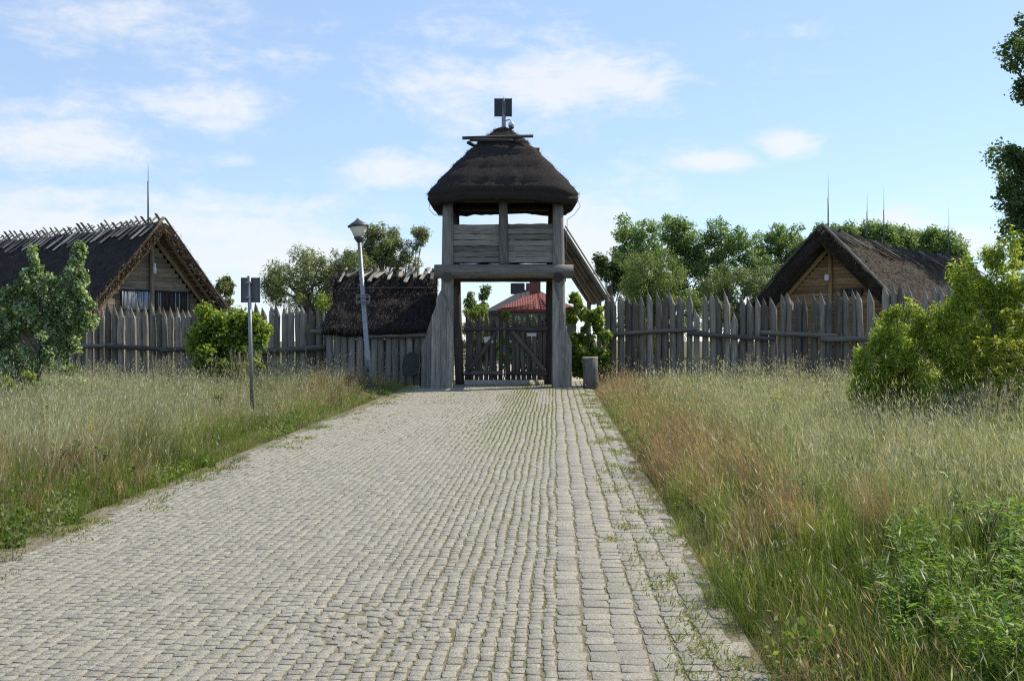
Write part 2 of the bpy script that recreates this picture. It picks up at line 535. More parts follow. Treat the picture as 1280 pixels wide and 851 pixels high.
def log(name, p0, p1, r0, r1, mat, parent, seg=10, n=5, rough=.05, bend=.01):
    """an uneven round log with its own grain axis"""
    M, L = frame_z(p0, p1)
    bx, by = random.uniform(-1, 1) * bend * L, random.uniform(-1, 1) * bend * L
    pts, rad = [], []
    for i in range(n + 1):
        t = i / n
        s = math.sin(math.pi * t)
        pts.append((bx * s, by * s, L * t)); rad.append((r0 + (r1 - r0) * t) * (1 + random.uniform(-rough, rough)))
    V, F = [], []
    lob = [1 + random.uniform(-rough, rough) for _ in range(seg)]
    for (px, py, pz), rr in zip(pts, rad):
        for k in range(seg):
            t = 2 * math.pi * k / seg
            q = rr * lob[k] * (1 + random.uniform(-rough, rough) * .4)
            V.append((px + math.cos(t) * q, py + math.sin(t) * q, pz))
    for i in range(n):
        for k in range(seg):
            k2 = (k + 1) % seg
            F.append((i * seg + k, i * seg + k2, (i + 1) * seg + k2, (i + 1) * seg + k))
    F.append(tuple(range(seg))[::-1]); F.append(tuple(n * seg + k for k in range(seg)))
    me = mesh(name, V, F, mat)
    sm = np.ones(len(F), dtype=bool); sm[-2:] = False
    me.polygons.foreach_set("use_smooth", sm)
    return link(name, me, parent, M)

def plank(name, p0, p1, w, t, mat, parent, face=(0, -1, 0), n=6, wav=.08, ends=0.0):
    """a rough board from p0 to p1, w wide, t thick; 'face' is the way its broad side looks"""
    p0, p1 = Vector(p0), Vector(p1); d = p1 - p0; L = d.length
    z = d.normalized(); f = Vector(face); f = (f - z * f.dot(z)).normalized(); x = f.cross(z).normalized()
    M = Matrix.Translation(p0) @ Matrix((x, f, z)).transposed().to_4x4()
    V, F = [], []
    for i in range(n + 1):
        s = L * i / n
        a = -w / 2 * (1 + random.uniform(-wav, wav)); b = w / 2 * (1 + random.uniform(-wav, wav))
        tt = t / 2 * (1 + random.uniform(-.12, .12))
        e = 0
        ch = min(.22 * t, .01)
        V += [(a, -tt + ch, s), (a + ch, -tt, s), (b - ch, -tt, s), (b, -tt + ch, s), (b, tt - ch, s), (b - ch, tt, s), (a + ch, tt, s), (a, tt - ch, s)]
    for k in range(8):
        V[k] = (V[k][0], V[k][1], V[k][2] + random.uniform(-ends, ends) - 0)
        V[n * 8 + k] = (V[n * 8 + k][0], V[n * 8 + k][1], V[n * 8 + k][2] + random.uniform(-ends, ends))
    for i in range(n):
        for k in range(8):
            k2 = (k + 1) % 8
            F.append((i * 8 + k, i * 8 + k2, i * 8 + 8 + k2, i * 8 + 8 + k))
    F.append(tuple(range(8))[::-1]); F.append(tuple(n * 8 + k for k in range(8)))
    return link(name, mesh(name, V, F, mat), parent, M)

def stake_mesh(L, r, seed, mat, seg=9):
    """a split palisade post with a slanting hewn point"""
    rr = random.Random(seed)
    V, F = [], []
    n = 5; bx = rr.uniform(-.05, .05); by = rr.uniform(-.02, .02)
    point = rr.uniform(.26, .46)
    lob = [1 + rr.uniform(-.12, .12) for _ in range(seg)]
    for i in range(n + 1):
        t = i / n; z = (L - point) * t; s = math.sin(math.pi * t * .8)
        q = r * (1.02 - .05 * t) * (1 + rr.uniform(-.05, .05))
        for k in range(seg):
            a = 2 * math.pi * k / seg
            V.append((bx * s + math.cos(a) * q * lob[k], by * s + math.sin(a) * q * lob[k] * .95, z + (rr.uniform(-.05, .05) if i == n else 0)))
    tipx = rr.uniform(-.85, -.35) * r
    for (f, sc_) in ((.55, .50),):
        for k in range(seg):
            a = 2 * math.pi * k / seg
            V.append((bx * .6 + tipx * f + math.cos(a) * r * sc_, math.sin(a) * r * sc_ * .8, L - point + point * f))
    V.append((bx * .6 + tipx, 0, L)); n2 = n + 1
    for i in range(n2):
        for k in range(seg):
            k2 = (k + 1) % seg
            F.append((i * seg + k, i * seg + k2, (i + 1) * seg + k2, (i + 1) * seg + k))
    for k in range(seg): F.append((n2 * seg + k, n2 * seg + (k + 1) % seg, len(V) - 1))
    F.append(tuple(range(seg))[::-1])
    me = mesh("stake", V, F, mat)
    sm = np.zeros(len(F), dtype=bool); sm[:n * seg] = True
    me.polygons.foreach_set("use_smooth", sm)
    return me

def straw_strands(name, pts, dirs, L, w, mat, parent, cols, seed=0):
    """thin straws: pts (n,3), dirs (n,3) unit; one triangle-and-quad each"""
    r = np.random.default_rng(seed); n = len(pts)
    l = L * (.5 + r.random(n))[:, None]
    side = np.cross(dirs, r.normal(0, 1, (n, 3))); side /= np.linalg.norm(side, axis=1)[:, None] + 1e-9
    ww = (w * (.6 + .8 * r.random(n)))[:, None]
    a = pts - side * ww / 2; b = pts + side * ww / 2; m = pts + dirs * l
    V = np.stack([a, b, m], 1).reshape(-1, 3)
    i = np.arange(n) * 3
    c = np.repeat(cols[r.integers(len(cols), size=n)] * (.7 + .6 * r.random(n))[:, None], 3, 0)
    o = link(name, bulk(name, V, [np.stack([i, i + 1, i + 2], -1)], mat, c), parent)
    o["kind"] = "stuff"
    return o
STRAW_DARK = np.array([(.022, .0192, .0188), (.036, .032, .031), (.064, .056, .053), (.016, .0148, .015)])
STRAW_GREY = np.array([(.06, .052, .042), (.10, .085, .066), (.16, .14, .11), (.045, .038, .03)])
STRAW_BROWN = np.array([(.14, .1, .06), (.22, .16, .1), (.09, .062, .036), (.3, .23, .15)])

# ------------------------------------------------------------------ gate tower
TX, TY0, TY1 = -.28, 31.75, 33.9
HW = 1.70
tower = root("gate_tower", "timber gate tower with thatched pyramid roof at the end of the paved road", "gate tower", (TX, TY0, 0))
def T(x, y, z): return (x - TX, y - TY0, z)
# corner posts
log("post", T(TX - HW - .02, TY0, -.2), T(TX - HW + .03, TY0, 5.75), .235, .16, M_WOOD, tower, 12, 8, .035, .006)
log("post", T(TX + HW + .02, TY0, -.2), T(TX + HW - .02, TY0, 5.75), .23, .16, M_WOOD, tower, 12, 8, .035, .006)
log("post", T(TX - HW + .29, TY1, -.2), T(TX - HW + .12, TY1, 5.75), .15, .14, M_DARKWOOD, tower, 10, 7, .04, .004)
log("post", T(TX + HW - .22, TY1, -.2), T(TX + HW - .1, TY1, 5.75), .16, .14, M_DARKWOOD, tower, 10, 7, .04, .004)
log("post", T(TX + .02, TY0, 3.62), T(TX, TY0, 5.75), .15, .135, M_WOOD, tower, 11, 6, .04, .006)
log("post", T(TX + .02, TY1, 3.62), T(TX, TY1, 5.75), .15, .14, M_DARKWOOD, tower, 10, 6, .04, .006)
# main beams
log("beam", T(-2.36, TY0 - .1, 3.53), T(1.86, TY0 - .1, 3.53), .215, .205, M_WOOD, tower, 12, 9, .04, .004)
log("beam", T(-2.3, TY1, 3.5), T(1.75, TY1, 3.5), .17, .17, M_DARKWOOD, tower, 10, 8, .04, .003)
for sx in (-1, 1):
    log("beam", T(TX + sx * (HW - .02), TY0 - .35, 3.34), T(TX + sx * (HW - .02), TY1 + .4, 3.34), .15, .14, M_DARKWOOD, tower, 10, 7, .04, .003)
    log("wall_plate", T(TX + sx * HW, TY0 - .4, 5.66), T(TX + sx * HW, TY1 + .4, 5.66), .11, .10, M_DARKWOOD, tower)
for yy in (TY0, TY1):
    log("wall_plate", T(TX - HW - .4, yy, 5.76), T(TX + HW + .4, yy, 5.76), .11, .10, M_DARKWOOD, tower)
for k in range(9):     # floor boards of the upper storey
    yy = TY0 + .2 + k * .222
    plank("floor_board", T(TX - HW + .05, yy, 3.66), T(TX + HW - .05, yy, 3.66), .205, .05, M_GABLE, tower, (0, 0, -1), 4, .03)
# railing walls of planks
zs = [4.91, 4.76, 4.585, 4.41, 4.235, 4.06, 3.89]
for bay, (xa, xb) in enumerate(((TX - HW + .1, TX - .07), (TX + .1, TX + HW - .1))):
    for k, z in enumerate(zs):
        h = .166 if not (bay == 0 and k == 0) else .145
        yo = TY0 + .05 + random.uniform(-.03, .03)
        plank("plank", T(xa, yo, z + random.uniform(-.012, .012)), T(xb, yo, z + random.uniform(-.012, .012)), h, .06, M_WOOD, tower, (0, -1, 0), 8, .13)
    for k, z in enumerate(zs):
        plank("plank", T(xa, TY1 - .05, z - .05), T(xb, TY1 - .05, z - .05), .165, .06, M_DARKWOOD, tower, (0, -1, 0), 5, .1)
for sx in (-1, 1):
    for k, z in enumerate(zs):
        plank("plank", T(TX + sx * HW, TY0 + .16, z), T(TX + sx * HW, TY1 - .16, z), .165, .06, M_WOOD, tower, (sx, 0, 0), 6, .1)
# plank wings beside the front posts
for k, (ua, ub, top) in enumerate(((526.5, 533.2, 426), (533, 539.2, 405), (539, 545, 388), (544.8, 551.3, 368), (551.1, 558.5, 372), (558.3, 566, 396))):
    xa, xb = (ua - 640) / 41.2, (ub - 640) / 41.2
    zt = CAM_Z - (top - 425.5) / 41.2
    yy = TY0 - .20 - .03 * k
    o = plank("wing_plank", T((xa + xb) / 2, yy, -.15), T((xa + xb) / 2 + .02, yy + .03, zt), xb - xa, .15, M_WOOD, tower, (0, -1, 0), 9, .04)
    for v in o.data.vertices:       # slanting top cut that follows the concave outline
        if v.co.z > zt + .1: v.co.z += (-v.co.x) * ((2.6, 3.0, 2.6, 2.0, -1.5, -3.0)[k])
for k, (ua, ub, top) in enumerate(((691, 698.5, 366), (698.2, 706, 384), (705.8, 714.6, 419))):
    xa, xb = (ua - 640) / 41.2, (ub - 640) / 41.2
    zt = CAM_Z - (top - 425.5) / 41.2
    yy = TY0 - .25 + .03 * k
    o = plank("wing_plank", T((xa + xb) / 2, yy, -.15), T((xa + xb) / 2, yy + .02, zt), xb - xa, .10, M_WOOD, tower, (0, -1, 0), 9, .04)
    for v in o.data.vertices:
        if v.co.z > zt + .1: v.co.z += v.co.x * 3.0

def thatch_pyramid():
    prof_o = [(5.66, 2.24), (5.78, 2.33), (5.95, 2.31), (6.35, 1.98), (6.72, 1.66), (7.07, 1.33), (7.38, 1.03), (7.58, .82), (7.70, .70), (7.82, .56), (7.97, .36), (8.10, .16), (8.18, .02)]
    prof = []
    for (za, ra), (zb, rb) in zip(prof_o[:-1], prof_o[1:]):
        for t in (0, .34, .67): prof.append((za + (zb - za) * t, ra + (rb - ra) * t))
    prof.append(prof_o[-1])
    inner = [(7.7, .02), (7.15, .9), (6.45, 1.5), (5.86, 1.98), (5.62, 2.14)]
    rings = inner + prof
    seg = 96; V = []; F = []
    cy = (TY0 + TY1) / 2 - TY0
    for j, (z, r) in enumerate(rings):
        out = j >= len(inner)
        for k in range(seg):
            a = 2 * math.pi * k / seg
            c, s = math.cos(a), math.sin(a)
            p = 5.0 if z < 7.4 else 3.0
            d = 1 / (abs(c) ** p + abs(s) ** p) ** (1 / p)
            rr = r * d
            nz = 0
            if out and r > .1:
                nn = float(fbm(a * 9, z * 3.0, 31, 3)) - .5; n2 = float(vnoise(a * 40, z * 9, 37)) - .5
                layer = ((z - 5.5) / .42) % 1.0
                rr += .07 * nn + .035 * n2 + .07 * (.5 - layer)
                if z < 5.82: nz = .12 * (float(fbm(a * 12, 3, 41, 3)) - .5) + .05 * n2
            elif r > 2: nz = .14 * (float(fbm(a * 14, 3, 43, 3)) - .5)
            nz -= .10 * (abs(math.sin(2 * a)) ** 6) if z < 6 else 0
            V.append((c * rr, cy + s * rr * .80, z + nz))
    for j in range(len(rings) - 1):
        for k in range(seg):
            k2 = (k + 1) % seg
            F.append((j * seg + k, j * seg + k2, (j + 1) * seg + k2, (j + 1) * seg + k))
    o = link("roof", mesh("roof", V, F, M_THATCH, True), tower)
    # straw ends
    Vn = np.array(V[len(inner) * seg:]); r = np.random.default_rng(5)
    pick = seg * 6 + r.integers(len(Vn) - seg * 10, size=15000)
    pts = Vn[pick] + r.normal(0, .03, (15000, 3))
    cx = pts - np.array([0, cy, 0]); cx[:, 2] = 0; cx /= np.linalg.norm(cx, axis=1)[:, None] + 1e-6
    dirs = cx * .75 + np.array([0, 0, -.7]) + r.normal(0, .22, (15000, 3)); dirs /= np.linalg.norm(dirs, axis=1)[:, None]
    straw_strands("straw", pts, dirs, .032, .012, M_STRAW, o, STRAW_DARK, 6)
    return o
troof = thatch_pyramid()
cyy = (TY0 + TY1) / 2
for (a, b, r_) in (((-1.28, -.62, 7.72), (.92, -.55, 7.80), .055), ((-1.1, -.5, 7.60), (-.6, .9, 7.6), .06), ((.42, -.75, 7.62), (1.05, .95, 7.60), .06), ((-1.0, .75, 7.62), (1.15, .7, 7.62), .06), ((-1.05, -.70, 7.64), (.3, -.78, 7.62), .045)):
    log("ridge_pole", (a[0] + .02, a[1] + cyy - TY0, a[2] - .03), (b[0] + .02, b[1] + cyy - TY0, b[2] - .03), r_, r_ * .9, M_DARKWOOD, troof, 8, 4, .06, .01)
for sx, x0 in ((-1, -2.22), (1, 2.3)):    # loose cables hanging at the eaves
    pts = [(x0, .2, 5.85), (x0 + sx * .05, .15, 5.45), (x0 - sx * .12, .1, 5.28), (x0 - sx * .38, .05, 5.22)] if sx < 0 else [(x0, .3, 5.8), (x0 + .08, .25, 5.55), (x0 - .1, .3, 5.3), (x0 - .32, .3, 5.15), (x0 - .34, .3, 4.2)]
    link("cable", tube_mesh("cable", pts, [.009] * len(pts), M_CABLE, 5), tower)

# the square panel and dome camera on the roof
bd = root("roof_mast", "wooden mast with square dark panel on top of the tower roof", "mast", (TX + .02, cyy, 7.84))
log("pole", (0, 0, 0), (0, 0, 1.2), .075, .06, M_STEEL, bd, 9, 3, .03, 0)
def box(name, c, s, mat, parent, rot=None, bev=.0):
    x, y, z = (k / 2 for k in s)
    V = [(sx * x, sy * y, sz * z) for sx in (-1, 1) for sy in (-1, 1) for sz in (-1, 1)]
    F = [(0, 1, 3, 2), (4, 6, 7, 5), (0, 4, 5, 1), (2, 3, 7, 6), (0, 2, 6, 4), (1, 5, 7, 3)]
    me = mesh(name, V, F, mat)
    if bev:
        import bmesh
        bm = bmesh.new(); bm.from_mesh(me)
        bmesh.ops.bevel(bm, geom=list(bm.edges), offset=bev, segments=2, affect='EDGES'); bm.to_mesh(me); bm.free()
    M = Matrix.Translation(c)
    if rot is not None: M = M @ rot
    return link(name, me, parent, M)
pn = box("panel", (-.02, -.02, .93), (.55, .035, .57), M_BLACK, bd, None, .008)
for sx in (-1, 1): box("edge_strip", (sx * .268, 0, 0), (.025, .06, .575), M_SIGNBACK, pn)
box("back_brace", (.02, -.05, .9), (.10, .03, .42), M_SIGNBACK, bd, None, .004)
link("spike", tube_mesh("spike", [(0, 0, 1.18), (0, 0, 1.32)], [.012, .004], M_STEEL, 6), bd)
def lathe(name, prof, mat, parent, loc=(0, 0, 0), seg=16, smooth=True, rot=None):
    V, F = [], []
    for r, z in prof:
        for k in range(seg):
            a = 2 * math.pi * k / seg; V.append((r * math.cos(a), r * math.sin(a), z))
    for i in range(len(prof) - 1):
        for k in range(seg):
            k2 = (k + 1) % seg; F.append((i * seg + k, i * seg + k2, (i + 1) * seg + k2, (i + 1) * seg + k))
    F.append(tuple(range(seg))[::-1]); F.append(tuple((len(prof) - 1) * seg + k for k in range(seg)))
    M = Matrix.Translation(loc)
    if rot is not None: M = M @ rot
    return link(name, mesh(name, V, F, mat, smooth), parent, M)
dc = root("security_camera", "pale dome security camera hanging from the roof mast", "camera", (TX + .02, cyy, 8.2))
link("bracket", tube_mesh("bracket", [(.05, -.02, .16), (.2, -.04, .18), (.24, -.05, .10)], [.02, .02, .02], M_STEEL, 7), dc)
lathe("housing", [(.03, .12), (.085, .09), (.10, .02), (.095, -.02)], M_WHITE, dc, (.24, -.05, 0))
lathe("dome", [(.092, -.022), (.085, -.07), (.05, -.115), (.01, -.13)], M_SIGNBACK, dc, (.24, -.05, 0))

# ------------------------------------------------------------------ the two gate leaves
GYD = TY1 - .05
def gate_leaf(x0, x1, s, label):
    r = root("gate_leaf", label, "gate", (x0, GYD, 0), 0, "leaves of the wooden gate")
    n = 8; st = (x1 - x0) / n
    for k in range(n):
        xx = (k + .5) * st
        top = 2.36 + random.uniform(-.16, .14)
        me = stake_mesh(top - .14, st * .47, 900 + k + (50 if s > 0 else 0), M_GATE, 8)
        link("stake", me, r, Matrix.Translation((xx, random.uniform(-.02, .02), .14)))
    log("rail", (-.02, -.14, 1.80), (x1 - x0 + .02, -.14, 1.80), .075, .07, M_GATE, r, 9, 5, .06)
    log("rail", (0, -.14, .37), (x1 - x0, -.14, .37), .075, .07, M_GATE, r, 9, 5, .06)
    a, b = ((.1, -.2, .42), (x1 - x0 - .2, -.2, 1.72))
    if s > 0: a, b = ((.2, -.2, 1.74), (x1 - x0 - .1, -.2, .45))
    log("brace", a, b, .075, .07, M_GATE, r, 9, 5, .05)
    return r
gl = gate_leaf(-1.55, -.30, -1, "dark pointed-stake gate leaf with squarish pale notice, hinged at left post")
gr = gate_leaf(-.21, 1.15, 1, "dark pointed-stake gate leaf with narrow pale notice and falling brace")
box("notice", ((611 - 640) / 38.5 - gl.location.x, -.24, 1.45), (.29, .012, .19), M_WHITE, gl)
box("notice", ((664.5 - 640) / 38.5 - gr.location.x, -.10, 1.62), (.31, .012, .10), M_WHITE, gr)

# ------------------------------------------------------------------ palisades
STAKES = [stake_mesh(2.5, .113, 300 + k, M_STAKE) for k in range(14)]
STAKES_THIN = [stake_mesh(2.5, .098, 400 + k, M_STAKE) for k in range(10)]
def palisade(label, a, b, tops, spacing, meshes, rails, short=.12, jitter=.06, wscale=1.0):
    """a, b: ground ends (x, y); tops(t): height above z=0; rails: list of (t0, z0, t1, z1, r)"""
    ax, ay = a; bx, by = b
    L = math.hypot(bx - ax, by - ay); n = int(L / spacing)
    r = root("palisade", label, "fence", (ax, ay, 0), math.atan2(by - ay, bx - ax), "palisade fences beside the gate tower")
    for k in range(n):
        t = (k + .5) / n
        x, y = ax + (bx - ax) * t, ay + (by - ay) * t
        h = tops(t) + random.uniform(-jitter, jitter) * 1.5
        if random.random() < short: h -= random.uniform(.35, .75)
        z0 = gz(x, y) - .12
        sx = random.uniform(.82, 1.1) * wscale
        M = Matrix.Translation((t * L + random.uniform(-.012, .012), random.uniform(-.055, .055), z0)) @ Matrix.Rotation(random.gauss(0, .011), 4, 'Y') @ Matrix.Rotation(random.uniform(-.5, .5), 4, 'Z') @ Matrix.Diagonal((sx, 1, (h - z0) / 2.5, 1))
        link("stake", random.choice(meshes), r, M)
    for (t0, z0, t1, z1, rad) in rails:
        log("rail", (t0 * L, -.19, z0), (t1 * L, -.19, z1), rad, rad * .85, M_GATE, r, 9, 9, .12, .006)
    return r
RX0, RX1 = P(752, 0, 33.2), P(1215, 0, 31.6)
palisade("long grey palisade of pointed stakes between the gate and the bushes", (RX0.x, 33.2), (RX1.x, 31.6),
         lambda t: 2.82 + .08 * math.sin(t * 9) + .30 * t + (.12 if t < .03 else 0), .236, STAKES,
         [(-.01, 1.60, .265, 1.78, .085), (.24, 1.66, .475, 1.48, .08), (.44, 1.68, .645, 1.58, .08), (.60, 1.47, .80, 1.50, .09), (.78, 1.5, 1.0, 1.55, .08)], .10)
LX0, LX1 = P(72, 0, 35.2), P(258, 0, 34.2)
palisade("thin-staked palisade in front of the thatched house at left", (LX0.x, 35.2), (LX1.x, 34.2),
         lambda t: 2.55 + .15 * math.sin(t * 3.0 + .6), .222, STAKES_THIN, [(0.0, 1.2, .42, 1.28, .085), (.36, 1.25, .80, 1.12, .085), (.72, 1.12, 1.0, 1.16, .08)], .05, .07, 1.0)
MX0, MX1 = P(258, 0, 34.2), P(412, 0, 33.5)
palisade("grey palisade between the leafy bush and the low thatched shed", (MX0.x, 34.2), (MX1.x, 33.5),
         lambda t: 2.42 + .18 * math.sin(t * 3.1), .235, STAKES, [(.3, 1.05, .99, 1.22, .10), (0, 1.1, .35, 1.05, .09)], .03, .06)

# ------------------------------------------------------------------ thatched roofs of houses
def slope(name, s, y0, y1, half, zr, ze, over, thick, mat, parent, seed, nu=70, nv=26, straw=9000, cols=STRAW_DARK, sag=.12):
    """one thatched slope in house coordinates (ridge along y); s = -1 or 1"""
    dx, dz = half, zr - ze
    Lr = math.hypot(dx, dz); S_ = Lr + over
    ca, sa = dx / Lr, dz / Lr
    V = []; F = []
    def pt(u, v, off):
        x = s * (v * ca); z = zr - v * sa - sag * math.sin(math.pi * u) * .6
        return Vector((x + s * sa * off, y0 + (y1 - y0) * u, z + ca * off))
    U = np.linspace(0, 1, nu + 1); Vv = np.linspace(0, 1, nv + 1)
    for layer in (0, 1):
        for i, u in enumerate(U):
            for j, v in enumerate(Vv):
                vv = v * S_
                if layer == 0:
                    nz = .14 * (float(fbm(u * (y1 - y0) * .9, vv * 1.3, seed)) - .5) + .07 * (float(vnoise(u * (y1 - y0) * 5, vv * 3.5, seed + 7)) - .5)
                    off = thick * .5 + nz + .03 * (((vv / .5) % 1) - .5)
                else: off = -thick * .5 + .05 * (float(vnoise(u * 40, vv * 4, seed + 3)) - .5)
                p = pt(u, vv, off)
                if j == nv: p.z += .12 * (float(vnoise(u * (y1 - y0) * 3, layer, seed + 11)) - .5)
                if i in (0, nu): p.y += .12 * (float(vnoise(vv * 4, layer, seed + 13)) - .5)
                V.append(p)
    W = nv + 1; N = (nu + 1) * W
    for i in range(nu):
        for j in range(nv):
            a = i * W + j
            F.append((a, a + W, a + W + 1, a + 1)); F.append((N + a, N + a + 1, N + a + W + 1, N + a + W))
    for i in range(nu):
        a = i * W + nv; F.append((a, a + W, N + a + W, N + a))
        a = i * W; F.append((a + W, a, N + a, N + a + W))
    for j in range(nv):
        a = j; F.append((a, a + 1, N + a + 1, N + a))
        a = nu * W + j; F.append((a + 1, a, N + a, N + a + 1))
    o = link(name, mesh(name, V, F, mat, True), parent)
    if straw:
        r = np.random.default_rng(seed)
        Vn = np.array([tuple(p) for p in V[:N]]); pk = r.integers(N, size=straw)
        pts = Vn[pk] + r.normal(0, 1, (straw, 3)) * np.array([.05, (y1 - y0) / nu * .7, .04])
        d = np.array([s * ca * .92, 0, -sa * .92]) + np.array([s * sa, 0, ca]) * .12 + r.normal(0, .2, (straw, 3))
        d /= np.linalg.norm(d, axis=1)[:, None]
        straw_strands("straw", pts, d, .14, .018, M_STRAW, o, cols, seed + 1)
        # frayed ends on the gable edge
        m = straw // 4
        v_ = r.random(m) * S_
        off = (r.random(m) - .5) * thick
        pts = np.stack([s * (v_ * ca + sa * off), np.full(m, y0) + r.normal(0, .03, m), zr - v_ * sa + ca * off], -1)
        d = np.array([s * ca * .6, -.5, -sa * .7]) + r.normal(0, .3, (m, 3)); d /= np.linalg.norm(d, axis=1)[:, None]
        straw_strands("straw", pts, d, .2 if seed in (51, 57) else .12, .02, M_STRAW, o, STRAW_BROWN * (.8 if seed in (51, 57) else .3), seed + 2)
    return o

# ---- left house
A = P(205, 272, 40.0)
hl = root("thatched_house", "large thatched house with split boards along its ridge, behind thin-staked palisade", "house", (A.x, A.y, 0), R(54.6), "thatched houses inside the fence")
ZR, ZE, HWD, LEN = 5.85, 2.65, 3.0, 17.0
rl = slope("roof", -1, 0, LEN, HWD, ZR, ZE, .9, .32, M_THATCH, hl, 51, 80, 28, 12000)
rr_ = slope("roof", 1, 0, LEN, HWD, ZR, ZE, .9, .32, M_THATCH, hl, 57, 60, 24, 5000)
ca, sa = HWD / math.hypot(HWD, ZR - ZE), (ZR - ZE) / math.hypot(HWD, ZR - ZE)
for k in range(42):     # split boards laid over the ridge in crossed pairs
    yy = .35 + k * .4 + random.uniform(-.1, .1)
    for s in (-1, 1):
        if k > 30 and s > 0: continue
        l0, l1 = random.uniform(.12, .38), random.uniform(.65, 1.15)
        sk = random.uniform(.1, .42)
        z_ = .23 + (.04 if s > 0 else 0)
        sagz = -.072 * math.sin(math.pi * yy / LEN)
        p0 = (-s * l0 * ca, yy + l0 * sk * -1, ZR + l0 * sa * .75 + z_ + sagz)
        p1 = (s * (l1 * ca + sa * .22), yy + l1 * sk, ZR - l1 * sa + ca * .26 + sagz)
        plank("ridge_board", p0, p1, random.uniform(.07, .16), .035, M_CUT if random.random() < .26 else M_WOOD, rl if s < 0 else rr_, (s * sa, 0, ca), 2, .1, .03)
gw = 0.85       # gable wall stands back under the overhang
log("barge_pole", (0, -.02, ZR + .3), (-(HWD + .75), -.03, ZE - .75), .045, .04, M_STICK, hl, 8, 6, .06)
log("barge_pole", (.0, -.06, ZR + .28), (HWD + .75, -.05, ZE - .75), .04, .035, M_DARKWOOD, hl, 8, 6, .06)
for s in (-1, 1):
    log("rafter", (0, gw - .12, ZR - .35), (s * (HWD + .1), gw - .12, ZE - .42), .09, .085, M_GABLE, hl, 9, 5, .05)
    for k in range(7):   # lath poles on the underside of the overhang, running down the slope
        y_ = .08 + k * .11
        log("lath", (s * .1, y_, ZR - .34), (s * (HWD + .5), y_ + random.uniform(-.04, .04), ZE - .92), .022, .018, M_STICK, hl, 6, 4, .1)
    for k in range(15):
        v = .35 + k * .29
        x = s * v * ca; z = ZR - v * sa - .265
        log("batten", (x, -.03, z), (x, gw + .1, z - .02), .022, .018, M_STICK, hl, 6, 2, .1)
gwl = bpy.data.objects.new("gable_wall", None); C.objects.link(gwl); gwl.parent = hl
z = .1
while z < ZR - .6:
    h = .19
    half = min(2.55, (ZR - .42 - z - h) / (ZR - ZE) * HWD)
    if half > .12:
        plank("plank", (-half, gw, z + h / 2), (half, gw, z + h / 2), h * .97, .10, M_GABLE, gwl, (0, -1, 0), 7, .09)
    z += h
log("king_post", (-.06, gw - .12, .1), (-.02, gw - .12, ZR - .45), .10, .09, M_GABLE, hl, 9, 6, .04)
for s, mt, xa, xb in ((-1, M_LITSTICK, -1.35, -.16), (1, M_DARKWOOD, .12, 1.75)):    # stick screens either side of the king post, light and shade painted in
    scr = bpy.data.objects.new("stick_screen", None); C.objects.link(scr); scr.parent = hl
    log("screen_rail", (xa - .05, gw - .16, 3.36), (xb + .05, gw - .16, 3.36), .035, .03, M_DARKWOOD, scr, 7, 3, .06)
    box("backing", ((xa + xb) / 2, gw - .075, 2.98), (xb - xa, .03, .72), M_BLACK, scr)
    nn = int((xb - xa) / .05)
    for k in range(nn):
        xx = xa + (k + .5) * (xb - xa) / nn
        log("stick", (xx + random.uniform(-.01, .01), gw - .15, 2.62), (xx + random.uniform(-.02, .02), gw - .15, 3.32 + random.uniform(-.03, .02)), .019, .016, mt if (s < 0 or random.random() < .78) else M_LITSTICK, scr, 5, 2, .08)
lathe("lamp", [(.02, .34), (.06, .30), (.045, .2), (.075, .14), (.075, -.06), (.03, -.1)], M_WHITE, hl, (-.04, gw - .31, 4.1), 10)
for k in range(12):
    plank("side_wall_board", (2.5 if k % 2 else -2.5, gw + .2, .2 + .2 * k), (2.5 if k % 2 else -2.5, LEN - .8, .2 + .2 * k), .38, .08, M_GABLE, hl, (1, 0, 0), 4)
def rod(name, p, z0, z1, label, r0=.035):
    o = root(name, label, "lightning rod", (p.x, p.y, z0), 0, "lightning rods on the thatched roofs")
    h = z1 - z0
    link("lower_pole", tube_mesh("lower_pole", [(0, 0, 0), (0, 0, h * .62)], [r0, r0 * .85], M_SIGNBACK, 7), o)
    link("upper_spike", tube_mesh("upper_spike", [(0, 0, h * .6), (0, 0, h)], [r0 * .4, r0 * .12], M_STEEL, 6), o)
    link("foot_clamp", tube_mesh("foot_clamp", [(0, 0, -.06), (0, 0, .1)], [r0 * 2, r0 * 1.6], M_SIGNBACK, 7), o)
    return o
def ridge_pt(h, y, z):
    return h.matrix_basis @ Vector((0, y, z))
bpy.context.view_layer.update()
p = ridge_pt(hl, 1.0, 0)
rod("lightning_rod", p, ZR + .05, CAM_Z + (425.5 - 193) / 1300 * p.y, "single dark lightning rod on the ridge of the left thatched house")

